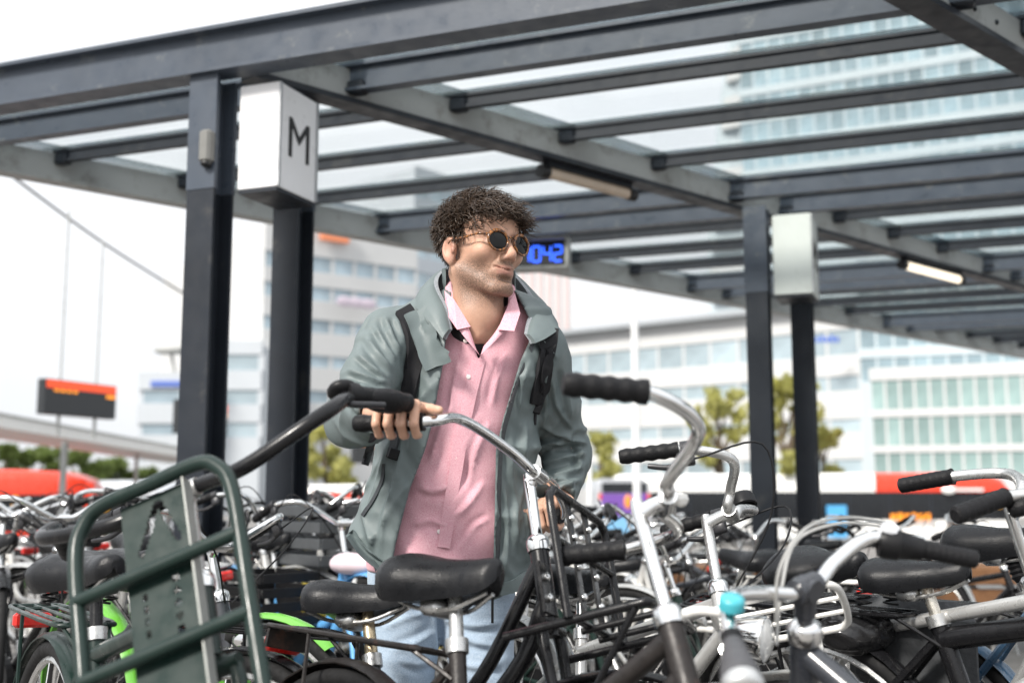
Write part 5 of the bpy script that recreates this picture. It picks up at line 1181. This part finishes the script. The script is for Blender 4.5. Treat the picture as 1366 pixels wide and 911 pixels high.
# ---- hair: many tapering curls rooted on the scalp
def make_hair(N=4400):
    R = np.random.default_rng(11); out_v = []; out_f = []; off = 0; c0 = np.array((0,-.018,.045)); rr = np.array((.0765,.0965,.079))
    n_ok = 0
    while n_ok < N:
        d = R.normal(size=3); d /= np.linalg.norm(d); p = c0 + d*rr; x, y, z = p
        if z < -.065: continue
        top = z > .075
        if y > .028 and z < .066 + .010*math.cos(x*40): continue           # forehead
        if -.02 < y <= .028 and z < .030 - .55*(.0 if y > .0 else 0) and abs(x) > .04:
            if not (y < .020 and z > -.015 and y > .0 and R.random() < .5): continue   # ear and sideburn
        if y <= -.02 and z < -.06: continue
        if abs(x) > .05 and math.hypot(y+.014, z+.002) < .034: continue
        n = d/rr; n /= np.linalg.norm(n); f_ = np.clip((z-.02)/.06, 0, 1)
        fine = n_ok > .52*N
        ln = (.014 + .026*f_)*R.uniform(.75, 1.25)*(1.12 if fine else 1)
        if y > .035 and z > .06: ln *= 1.3
        drift = np.array((0, .55*f_ + (.35 if y > .03 else -.1), -.75 if f_ < .4 else -.25 - .5*(y > .03)))
        m = 13; t = np.linspace(0, 1, m)[:,None]
        flow = n*(.55 + .25*f_) + drift*(.75 - .3*f_) + R.normal(size=3)*.22; flow /= np.linalg.norm(flow)
        path = p - n*.003 + flow*ln*t*.9 + drift*ln*.55*t*t
        e1 = np.cross(flow, R.normal(size=3)); e1 /= np.linalg.norm(e1); e2 = np.cross(flow, e1)
        rc = (.0016 + .0088*f_)*R.uniform(.5,1.3); tw = R.uniform(.6,1.5)*(1 if R.random() < .5 else -1)*(.4+.6*f_); ph = R.uniform(0,6.28)
        path = path + (np.cos(2*PI*tw*t+ph)-math.cos(ph))*e1*rc*np.minimum(1,3*t) + (np.sin(2*PI*tw*t+ph)-math.sin(ph))*e2*rc*np.minimum(1,3*t)
        q = (path-c0)/rr; k = np.linalg.norm(q, axis=1); k2 = np.maximum(k, 1.005); path = c0 + q/k[:,None]*k2[:,None]*rr
        tan = np.gradient(path, axis=0); tan /= np.linalg.norm(tan, axis=1)[:,None]+1e-9
        u = np.cross(tan, e1+.01); u /= np.linalg.norm(u, axis=1)[:,None]+1e-9; w = np.cross(tan, u)
        rad = ((.0006 if fine else .0019*R.uniform(.6,1.2))*(1-.7*t**2)+.0003)
        ring = np.stack([path + u*rad, path + w*rad*.8, path - u*rad, path - w*rad*.8], 1).reshape(-1,3)
        ff = []
        for i in range(m-1):
            for j in range(4): ff.append((off+i*4+j, off+i*4+(j+1) % 4, off+i*4+4+(j+1) % 4, off+i*4+4+j))
        out_v.append(ring); out_f += ff; off += m*4; n_ok += 1
    v = np.concatenate(out_v); v = arr(HC) + (v*HS) @ M3
    me = bpy.data.meshes.new('hair'); me.from_pydata((v-MB0).tolist(), [], out_f); me.polygons.foreach_set('use_smooth', [True]*len(out_f)); return link('hair', me, hair_m, MAN.o)
hair = make_hair()
# ---- sunglasses
def tort():
    m = mat('tortoiseshell', (.40,.15,.03), .2, 0, .25, 40, coat=.4, dirt=(.045,.018,.009), dscale=130, damt=.56); return m
tm = tort(); lens_m = mat('dark_lens', (.006,.006,.006), .05, 0, .1, 5, rvar=.02, spec=.25)
GL = Thing('sunglasses', 'round tortoiseshell sunglasses worn by the man', 'sunglasses', HL(0,.1,0))
fr_mb = MB()
for s in (-1, 1):
    c = (s*.0345, .1080, .001); tl = .20*s
    ring = lambda R_, dy=0: [HL(c[0] + R_*math.cos(a)*math.cos(tl), c[1] + dy - abs(0) - R_*math.cos(a)*math.sin(tl), c[2] + R_*(.86 if math.sin(a) > 0 else .98)*math.sin(a)) for a in np.linspace(0, 2*PI, 33)[:-1]]
    fr_mb.tube(ring(.0252), [.0031 + .0013*max(0, math.sin(a)) for a in np.linspace(0, 2*PI, 33)[:-1]], 8, closed=True)
    GL.part('lens', MB().loft([[Vector(p) for p in ring(.0248, -.001)], [Vector(p) for p in ring(.014, .0018)], [Vector(p) for p in ring(.0005, .0026)]]), lens_m)
fr_mb.tube(spl([HL(-.0115,.1122,.008), HL(0,.1160,.0110), HL(.0115,.1122,.008)], 5), .0026, 8)
fr = GL.part('frame', fr_mb, tm)
for s in (-1, 1):
    GL.part('temple', MB().tube(spl([HL(s*.0580,.1020,.011), HL(s*.0745,.085,.0135), HL(s*.0795,.04,.014), HL(s*.0825,-.004,.016), HL(s*.081,-.022,.004), HL(s*.078,-.032,-.014)], 5), [.0030]*6 + [.0026]*20, 8, sx=.8), tm)
# ---- clothing fields
ph = rng.uniform(0, 6.28, 40)
prof = [(388,640,52,.066,2.775),(403,634,88,.085,2.77),(418,629,106,.10,2.765),(440,625,112,.116,2.76),(480,621,111,.132,2.755),(560,613,103,.142,2.775),(640,602,108,.150,2.80),(715,590,122,.162,2.815),(775,589,122,.165,2.82),(840,589,122,.165,2.82)]
pz = np.array([at(p[1], p[0], p[4]).z for p in prof]); pcx = np.array([at(p[1], p[0], p[4]).x for p in prof]); pw = np.array([p[2]/FPX*p[4]*1.0 for p in prof]); pd = np.array([p[3] for p in prof]); pcy = np.array([p[4] for p in prof])
o_ = np.argsort(pz); pz, pcx, pw, pd, pcy = pz[o_], pcx[o_], pw[o_], pd[o_], pcy[o_]
def torso(X, Y, Zz, grow=0., kx=1., ky=1.):
    z1 = Zz.reshape(-1); sh = (1,1,-1)
    cx = np.interp(z1, pz, pcx).reshape(sh); cy = np.interp(z1, pz, pcy).reshape(sh); a = (np.interp(z1, pz, pw)*kx + grow).reshape(sh); b = (np.interp(z1, pz, pd)*ky + grow).reshape(sh)
    qx, qy = np.abs(X-cx)/a, np.abs(Y-cy)/b
    q = (qx**2.35 + qy**2.35)**(1/2.35)
    return (q-1)*(.5*(a+b))*.72
def ridge(p_, k=2.0): return (1-np.abs(np.sin(p_)))**k
def folds(X, Y, Zz, amp=1.):
    e = 0.0
    e = e - .0075*ridge(17*X + 9*Zz + 1.2*np.sin(7*Zz+ph[20]) + ph[21])*(.4+.6*np.sin(5*Zz+ph[22])**2) - .006*ridge(-13*X + 19*Zz + 1.5*np.sin(11*X+ph[23]) + ph[24], 3)
    e = e + .0036*np.sin(30*X + 16*Zz + 2.2*np.sin(9*Zz+ph[0]) + ph[1])*np.sin(7*Zz+ph[2])
    e = e + .0030*np.sin(46*X*np.sign(X+.14) - 34*Zz + 1.7*np.sin(21*X+ph[3]) + ph[4])
    e = e + .0018*np.abs(np.sin(60*Zz + 38*X + 2*np.sin(30*X+12*Y) + ph[5]))
    return e*amp
def slv(a, b, n1=34., amp=.0055):
    a, b = arr(a), arr(b); ax = (b-a)/np.linalg.norm(b-a); u = np.cross(ax, (0,0,1)); u /= np.linalg.norm(u); w = np.cross(ax, u); L_ = np.linalg.norm(b-a)
    def f(X, Y, Zz, t):
        ang = np.arctan2((X-a[0])*u[0]+(Y-a[1])*u[1]+(Zz-a[2])*u[2], (X-a[0])*w[0]+(Y-a[1])*w[1]+(Zz-a[2])*w[2])
        s_ = t*L_
        g = ridge(n1*.5*s_ + .9*np.sin(ang+ph[6]) + .8*np.sin(2*ang+9*s_+ph[7]) + ph[8], 2.2) + .6*ridge(n1*.32*s_ - 1.3*np.sin(ang+ph[10]) + ph[11], 3)
        return -(g-.3)*amp*1.9*(.35+.65*t) + .0022*np.sin(3*ang+14*s_+ph[9])
    return f
JX0, JX1 = (-.56, .30)
Fj = Field((JX0, 2.26, .72), (JX1, 3.06, 1.56), .0048)
sl, X, Y, Zz = Fj.block(Fj.lo, np.array([a[-1] for a in Fj.ax]))
Fj.d[:] = torso(X, Y, Zz) + folds(X, Y, Zz)
cuffR = RW.lerp(RE, .16); cuffL = LW.lerp(LE, .10)
# a loose elbow: the sleeve is a chain of tapering capsules with creases across it
Fj.cap(RS, RS.lerp(RE, .5), .060, .059, .045, disp=slv(RS, RE, 26, .004)); Fj.cap(RS.lerp(RE, .5), RE, .059, .058, .03, disp=slv(RS, RE, 40, .006)); Fj.cap(RE, cuffR, .061, .048, .03, disp=slv(RE, cuffR, 52, .0055))
Fj.cap(LS, LS.lerp(LE, .5), .057, .056, .045, disp=slv(LS, LE, 26, .004)); Fj.cap(LS.lerp(LE, .5), LE, .056, .057, .03, disp=slv(LS, LE, 48, .0075)); Fj.cap(LE, cuffL, .058, .047, .03, disp=slv(LE, cuffL, 60, .0085))
# hollow for the body and the open front
inner = torso(X, Y, Zz, -.016) + folds(X, Y, Zz)*.9
edgeL = [(380,602),(430,597),(480,592),(560,577),(600,566),(650,546),(725,526),(840,505)]; edgeR = [(380,686),(420,706),(440,711),(480,694),(560,670),(600,661),(735,658),(840,654)]
def edge(ed):
    P_ = [at(x_, y_, 2.63) for y_, x_ in ed]; zz_ = np.array([p.z for p in P_]); xx_ = np.array([p.x for p in P_]); o = np.argsort(zz_); return zz_[o], xx_[o]
eLz, eLx = edge(edgeL); eRz, eRx = edge(edgeR); z1 = Zz.reshape(-1)
xl = np.interp(z1, eLz, eLx).reshape(1,1,-1); xr = np.interp(z1, eRz, eRx).reshape(1,1,-1); cyz = np.interp(z1, pz, pcy).reshape(1,1,-1)
wedge = np.maximum(np.maximum(xl-X, X-xr), Y-cyz)
sleeveless = inner
Fj.d = np.maximum(Fj.d, -np.minimum(sleeveless, 1)); Fj.d = np.maximum(Fj.d, -wedge)
hx = np.array([at(px_, py_, 2.7).x for px_, py_ in ((455,716),(468,726),(512,766),(590,790),(660,799),(700,782),(722,760))]); hz = np.array([at(px_, py_, 2.7).z for px_, py_ in ((455,716),(468,726),(512,766),(590,790),(660,799),(700,782),(722,760))])
hem = np.interp(X.reshape(-1), hx, hz).reshape(-1,1,1)
Fj.d = np.maximum(Fj.d, hem - Zz)
neckcut = (((X-at(640,400,2.76).x)/.082)**2 + ((Y-2.755)/.085)**2)**.5 - 1; Fj.d = np.maximum(Fj.d, -np.maximum(neckcut*.08, at(640,450,2.76).z - Zz))
# cuffs: cut the sleeve ends flat and hollow them
def cutend(c, d_, r=.036):
    c, d_ = arr(c), arr(d_); d_ = d_/np.linalg.norm(d_); s_ = (X-c[0])*d_[0]+(Y-c[1])*d_[1]+(Zz-c[2])*d_[2]; rad = np.sqrt(np.maximum(0, (X-c[0])**2+(Y-c[1])**2+(Zz-c[2])**2 - s_**2))
    near = (rad < .075) & (torso(X, Y, Zz) > .004)
    Fj.d = np.where(near & (s_ > 0) & (s_ < .16), np.maximum(Fj.d, s_), Fj.d); Fj.d = np.where(near & (s_ > -.05), np.maximum(Fj.d, np.where(s_ < .1, -(np.maximum(rad-r, -(s_+.045))), Fj.d)), Fj.d)
cutend(cuffR.lerp(RW, .55), RW-RE); cutend(cuffL.lerp(LW, .6), LW-LE, .034)
def crease(me, lines, seed=3):
    """press folds into a cloth mesh: each line is a ridge with a hollow beside it, laid on the side that faces the viewer"""
    n = len(me.vertices); co = np.empty(n*3); me.vertices.foreach_get('co', co); co = co.reshape(-1,3) + MB0; no = np.empty(n*3); me.vertices.foreach_get('normal', no); no = no.reshape(-1,3)
    q = co - np.array((0,0,CAMZ)); fw = q[:,1]*math.cos(PITCH) + q[:,2]*math.sin(PITCH); up_ = -q[:,1]*math.sin(PITCH) + q[:,2]*math.cos(PITCH); px_ = W/2 + FPX*q[:,0]/fw; py_ = HH/2 - FPX*up_/fw
    vd = q/np.linalg.norm(q, axis=1)[:,None]; fac = np.clip(-(no*vd).sum(1)*2.2, 0, 1); disp = np.zeros(n)
    for ln in lines:
        amp, wd, pts = ln[0], ln[1], np.array([tuple(p)[:2] for p in spl([(a, b, 0) for a, b in ln[2]], 6)]); best = np.full(n, 1e9); sgn = np.zeros(n); tt = np.zeros(n)
        for i in range(len(pts)-1):
            a, b = pts[i], pts[i+1]; ab = b-a; t_ = np.clip(((px_-a[0])*ab[0]+(py_-a[1])*ab[1])/(ab@ab+1e-9), 0, 1); dx, dy = px_-a[0]-ab[0]*t_, py_-a[1]-ab[1]*t_; d_ = np.hypot(dx, dy); m = d_ < best
            best[m] = d_[m]; sgn[m] = np.sign(ab[0]*dy-ab[1]*dx)[m]; tt[m] = ((i+t_)/(len(pts)-1))[m]
        s_ = best*sgn; end = np.clip(np.sin(np.clip(tt, .0, 1)*PI)*1.6, 0, 1); disp += amp*1.6*end*(np.exp(-np.abs(s_)/(.75*wd)) - .75*np.exp(-((s_-1.5*wd)/(1.0*wd))**2))
    co += no*(disp*fac)[:,None]; me.vertices.foreach_set('co', (co-MB0).reshape(-1)); me.update()
v, F = Fj.mesh(); jm, jv = npmesh('jacket', v, F, MB0, 2)
crease(jm, [
 (.006,4.5,[(527,422),(533,440),(540,460)]),(.007,5,[(512,420),(522,445),(534,472)]),(.006,4.5,[(498,432),(512,455),(528,482)]),(.007,5,[(486,448),(502,470),(524,496)]),(.006,4,[(474,470),(492,486),(516,505)]),
 (.006,4.5,[(462,492),(490,503),(522,512)]),(.005,3.5,[(470,512),(498,518),(526,520)]),(-.005,4,[(504,408),(490,425),(480,446)]),(.005,4,[(458,520),(470,540),(486,560)]),
 (.009,5,[(712,604),(738,592),(786,590)]),(.008,4.5,[(720,566),(748,580),(782,592)]),(.008,4.5,[(718,622),(750,612),(784,604)]),(.007,4,[(770,588),(774,606),(772,630)]),(.008,4.5,[(722,640),(748,634),(778,622)]),(.006,4,[(734,500),(742,540),(766,576)]),(.006,4.5,[(724,480),(728,530),(722,575)]),(.006,4,[(750,488),(757,530),(762,560)]),(.007,4,[(728,655),(752,648),(774,640)]),
 (.006,6,[(516,596),(505,640),(488,690)]),(.006,6,[(545,560),(534,610),(520,670)]),(.005,5,[(566,520),(554,560),(546,605)]),(.006,6,[(480,650),(486,690),(500,740)]),(.005,5,[(530,640),(512,690),(508,745)]),(-.005,5,[(500,600),(478,650),(468,700)]),
 (.006,6,[(702,560),(698,620),(690,690)]),(.006,6,[(682,590),(686,660),(692,740)]),(.005,5,[(708,480),(696,515),(690,560)]),(.006,5,[(674,640),(678,700),(672,770)]),(.005,5,[(710,640),(704,700),(700,750)]),(.006,5,[(560,404),(572,430),(588,452)]),(.005,4,[(716,448),(730,462),(744,480)])]); jacket = link('jacket', jm, jacket_m, MAN.o)
# ---- shirt
Fs = Field((-.42, 2.52, .74), (.16, 3.02, 1.53), .0055)
sl, X, Y, Zz = Fs.block(Fs.lo, np.array([a[-1] for a in Fs.ax])); z1 = Zz.reshape(-1)
sd_f = .0030*np.sin(26*X+20*Zz+2*np.sin(12*Zz)+ph[12]) + .0022*np.sin(50*Zz-30*X+ph[13]+1.5*np.sin(22*X)) + .0016*np.abs(np.sin(44*X+30*Zz+ph[14]))
vz = [at(638,y_,2.66) for y_ in (478, 380)]
vw = np.interp(z1, [vz[0].z, vz[1].z], [0, .072]).reshape(1,1,-1); vc = np.interp(z1, [vz[0].z, vz[1].z], [at(638,478,2.66).x, at(645,380,2.66).x]).reshape(1,1,-1)
vcut = np.maximum(np.maximum(np.abs(X-vc) - vw, vz[0].z - Zz), Y - 2.80)
Fs.d = np.maximum(np.maximum(torso(X, Y, Zz, -.040) + sd_f, -(torso(X, Y, Zz, -.057) + sd_f)), -vcut); Fs.d = np.maximum(Fs.d, at(590,768,2.66).z - Zz)
Fs.d = np.maximum(Fs.d, Zz - at(640,404,2.76).z)
v, F = Fs.mesh(); sm_, _ = npmesh('shirt', v, F, MB0, 2)
crease(sm_, [(.004,5,[(600,540),(585,580),(572,620)]),(.004,5,[(655,560),(636,600),(625,650)]),(.004,5,[(648,640),(625,672),(606,690)]),(.004,5,[(556,650),(580,655),(602,648)]),(.004,4,[(612,480),(604,520),(600,560)]),(.0035,4,[(676,470),(662,510),(655,545)]),(.004,5,[(548,700),(575,695),(600,704)]),(.004,4,[(655,690),(632,705),(615,735)])]); shirt = link('shirt', sm_, shirt_m, MAN.o)
# ---- black tee under it
Ft = Field((-.30, 2.58, 1.05), (.08, 2.98, 1.50), .006); sl, X, Y, Zz = Ft.block(Ft.lo, np.array([a[-1] for a in Ft.ax]))
Ft.d = np.maximum(torso(X, Y, Zz, -.063), -torso(X, Y, Zz, -.080)); Ft.cap(HL(.004,-.014,-.15), HL(.002,-.085,-.24), .0625, .0625, .012); Ft.cap(HL(.002,-.085,-.24), HL(.002,-.085,-.32), .0625, .075, .012); tz = at(640,437,2.70); Ft.d = np.maximum(Ft.d, Zz - tz.z)
v, F = Ft.mesh(); tm_, _ = npmesh('tee', v, F, MB0, 2); link('tee', tm_, tee_m, MAN.o)
# ---- jeans
Fp = Field((-.46, 2.56, .06), (.12, 3.06, 1.0), .0065); sl, X, Y, Zz = Fp.block(Fp.lo, np.array([a[-1] for a in Fp.ax]))
Fp.ell(HP + V(0,0,-.01), (.172,.118,.12), .02)
for s in (-1, 1):
    hip, kn, an = LEG[s]
    Fp.cap(hip, kn, .094, .070, .035, disp=slv(hip, kn, 42, .004)); Fp.cap(kn, an + V(0,0,.0), .070, .058, .02, disp=slv(kn, an, 50, .005))
Fp.d = np.maximum(Fp.d, Zz - .97)
v, F = Fp.mesh(); pm_, _ = npmesh('jeans', v, F, MB0, 2)
crease(pm_, [(.006,5,[(575,815),(545,822),(510,838)]),(.006,5,[(590,826),(630,834),(672,830)]),(.005,5,[(580,840),(555,856),(520,868)]),(.005,5,[(600,846),(640,858),(676,862)]),(-.008,4,[(583,808),(586,850),(588,905)]),(.005,5,[(530,880),(556,886),(580,880)]),(.005,5,[(610,884),(640,890),(670,884)])]); link('jeans', pm_, jean_m, MAN.o)
for s in (-1, 1):
    an = LEG[s][2]; q = an + V(s*.015,-.06,-.05); f_ = Field(arr(q)-.2, arr(q)+.2, .006); f_.ell(q + V(0,-.03,0), (.045,.115,.042), .01); f_.ell(q + V(0,.05,.03), (.042,.05,.06), .03); f_.d = np.maximum(f_.d, (.004 - f_.ax[2])[None,None,:])
    v, F = f_.mesh(); m_, _ = npmesh('shoe', v, F, MB0, 1); link('shoe', m_, mat('shoe_leather', (.12,.10,.09), .6), MAN.o)
# ---- things laid on the cloth, found by casting rays on to it
from mathutils.bvhtree import BVHTree
def bvh(me): return BVHTree.FromPolygons([Vector(v.co) + Vector(MB0) for v in me.vertices], [tuple(p.vertices) for p in me.polygons])
bj, bs = bvh(jm), bvh(sm_)
def hit(tree, px, py, dflt=2.62):
    o = Vector((0,0,CAMZ)); d = (at(px, py, 1.0) - o).normalized(); h = tree.ray_cast(o, d)
    return (h[0], h[1]) if h[0] is not None else (at(px, py, dflt), V(0,-1,0))
def ribbon(tree, pts, wpx, th=.003, off=.003, n=5, nw=5):
    """flat band lying on a surface along a pixel path; wpx = width in photograph pixels"""
    P_ = spl([(p[0], p[1], 0) for p in pts], n); rings = []
    for i, p in enumerate(P_):
        t_ = (P_[min(i+1, len(P_)-1)] - P_[max(i-1, 0)]).normalized(); s_ = Vector((-t_.y, t_.x, 0)); top = []; bot = []
        for k in range(nw):
            q = p + s_*wpx*(k/(nw-1)-.5); h, nn = hit(tree, q.x, q.y); top.append(h + nn*(off+th)); bot.append(h + nn*(off-.002))
        rings.append(top + bot[::-1])
    return rings
def med(rings):
    """smooth the band: a low-order surface through the ray hits, so that a ray past an edge does not tear it"""
    n, m = len(rings), len(rings[0]); A = []; b = []
    for i, r in enumerate(rings):
        for k, p in enumerate(r):
            u_, w_ = i/(n-1)*2-1, (min(k, m-1-k)/(m/2-1))*2-1; A.append((1, u_, u_*u_, u_**3, w_, w_*u_, w_*w_)); b.append(p.y)
    A, b = np.array(A), np.array(b); wt_ = np.ones(len(b))
    for _ in range(12):
        c_ = np.linalg.lstsq(A*wt_[:,None], b*wt_, rcond=None)[0]; res = np.abs(b - A@c_); wt_ = 1/(1+(res/.006)**2)
    y = A@c_; out = []; q = 0
    for i, r in enumerate(rings):
        o = []
        for k, p in enumerate(r):
            yy = y[q] + (-.0025 if k < m/2 else .0025); q += 1; f_ = yy/p.y; o.append(Vector((p.x*f_, yy, CAMZ + (p.z-CAMZ)*f_)))
        out.append(o)
    return out
def rib(tree, pts, wpx, **k): return MB().loft(med(ribbon(tree, pts, wpx, **k)))
# storm flap of the jacket, zip lines, pocket zips
MAN.part('storm_flap', rib(bj, [(553,418),(562,440),(573,464),(584,490)], 34, th=.006, off=.006), jacket_m, jacket, angle=60)
zip_m = mat('zip_teeth', (.05,.055,.06), .4, .4, .3, 200)
MAN.part('zip', rib(bj, [(592,468),(595,500),(588,540),(574,590),(556,640),(534,705)], 4.5, th=.003, off=.001, nw=3), zip_m, jacket)
MAN.part('zip', rib(bj, [(714,446),(699,490),(681,540),(669,590),(665,660),(664,735),(662,785)], 4.5, th=.003, off=.001, nw=3), zip_m, jacket)
MAN.part('pocket_zip', rib(bj, [(512,618),(510,640),(499,665),(484,688)], 4, th=.0025, off=.001, nw=3), zip_m, jacket)
MAN.part('hem_band', rib(bj, [(468,712),(486,736),(508,754)], 14, th=.005, off=.002), jacket_m, jacket)
MAN.part('hem_band', rib(bj, [(664,786),(684,780),(704,766)], 14, th=.005, off=.002), jacket_m, jacket)
q, _n = hit(bj, 660, 792); zp = at(657,786,q.y-.006); MAN.part('zip_pull', MB().tube([zp, zp - V(0,0,.075)], .0035, 6), black_m, jacket)
# shirt placket and buttons
MAN.part('placket', rib(bs, [(639,480),(626,530),(614,590),(604,650),(592,730)], 17, th=.0022, off=.0008), shirt_m, shirt, angle=70)
but_m = mat('button_pearl', (.78,.70,.68), .3, 0, .05, 50)
for px_, py_ in ((621,455),(625,503),(607,610),(597,660),(586,709)):
    h, nn = hit(bs, px_, py_); nn = (nn + V(0,-1.5,0)).normalized(); MAN.part('button', MB().lathe(h + nn*.002, nn, [(0,.0052),(.0022,.0054),(.003,.004),(.0026,.0012),(.0027,0)], 14), but_m, shirt)
# shirt collar wings and jacket collar round the neck
def collar(pts_bot, pts_top, th, n=6):
    a, b = spl(pts_bot, n), spl(pts_top, n); rings = []; cen = at(642,415,2.775)
    for p, q in zip(a, b):
        m = p.lerp(q, .5) + (p.lerp(q, .5)-cen).normalized()*.006; r = [p, p.lerp(m, .55), m, m.lerp(q, .5), q]
        nn = [(x_ - Vector((cen.x, cen.y, x_.z))).normalized()*th for x_ in r]
        rings.append([x_ + o for x_, o in zip(r, nn)] + [x_ - o for x_, o in reversed(list(zip(r, nn)))])
    return MB().loft(rings)
MAN.part('shirt_collar', collar([at(640,474,2.635),at(617,446,2.635),at(601,420,2.665),at(596,400,2.71),at(600,388,2.77),at(640,382,2.845)], [at(634,462,2.645),at(625,437,2.645),at(611,408,2.672),at(602,386,2.72),at(605,370,2.77),at(640,364,2.835)], .0025), shirt_m, shirt, angle=70)
MAN.part('shirt_collar', collar([at(641,474,2.635),at(663,452,2.632),at(684,428,2.660),at(689,404,2.715),at(682,388,2.775),at(640,382,2.846)], [at(645,462,2.645),at(662,441,2.642),at(676,415,2.668),at(679,392,2.72),at(674,372,2.775),at(640,364,2.836)], .0025), shirt_m, shirt, angle=70)
# folded collar points
for pts in ([(593,388,2.70),(606,400,2.665),(628,436,2.640),(610,440,2.628),(596,420,2.65)], [(687,392,2.705),(680,402,2.672),(664,440,2.632),(686,442,2.622),(694,418,2.655)]):
    MAN.part('collar_point', MB().prism([at(*p) for p in pts], (0,-.004,0)), shirt_m, shirt)
JC_b = [at(592,452,2.615),at(574,428,2.64),at(556,408,2.70),at(560,398,2.78),at(596,390,2.865),at(640,386,2.89),at(690,394,2.88),at(728,414,2.80),at(742,436,2.72),at(728,450,2.65),at(712,458,2.62)]
JC_t = [at(600,440,2.625),at(592,410,2.65),at(578,382,2.705),at(582,366,2.78),at(604,356,2.85),at(640,352,2.87),at(680,362,2.86),at(708,388,2.79),at(716,410,2.725),at(708,430,2.665),at(704,446,2.632)]
MAN.part('jacket_collar', collar(JC_b, JC_t, .006, 5), jacket_m, jacket, angle=80)
def shift(L_, k): 
    cen = at(642,415,2.775); return [p + (Vector((cen.x, cen.y, p.z))-p).normalized()*k for p in L_]
MAN.part('collar_lining', collar(shift(JC_b, .0095), [p + V(0,0,.003) for p in shift(JC_t, .0095)], .004, 5), lining_m, jacket, angle=80)
# ---- backpack on his back with its straps over the jacket
BP = Thing('backpack', 'black backpack worn by the man, its straps over his shoulders', 'backpack', V(-.10, 3.05, .95))
mb = MB(); mb.bbox(V(-.12, 3.06, 1.17), V(.15,0,0), V(0,.085,0), V(0,0,.21), .4); BP.part('bag', mb, strap_m)
BP.part('strap', rib(bj, [(538,414),(550,440),(554,470),(548,505),(540,540)], 24, th=.007, off=.002), strap_m, angle=60)
BP.part('strap', rib(bj, [(733,440),(729,470),(722,505),(715,540)], 19, th=.007, off=.002), strap_m, angle=60)
BP.part('strap', rib(bj, [(731,463),(724,495),(719,520)], 9, th=.010, off=.008, nw=3), strap_m)
for px_, py_ in ((715,545),(526,606)):
    h, nn = hit(bj, px_, py_); BP.part('buckle', MB().bbox(h + V(0,-.010,0), V(.013,0,-.004), V(0,.005,0), V(.004,0,.012), .3), black_m)
BP.part('webbing', rib(bj, [(531,572),(526,592),(520,610)], 12, th=.004, off=.002), mat('grey_webbing', (.05,.055,.06), .7, 0, .2, 300, bump=.4, bscale=400))
BP.part('webbing', rib(bj, [(500,578),(493,600),(487,620)], 10, th=.004, off=.002), strap_m)
h, nn = hit(bj, 714, 556); BP.part('webbing', MB().tube([h + V(0,-.012,.02), h + V(-.002,-.014,-.02)], .005, 6), strap_m)
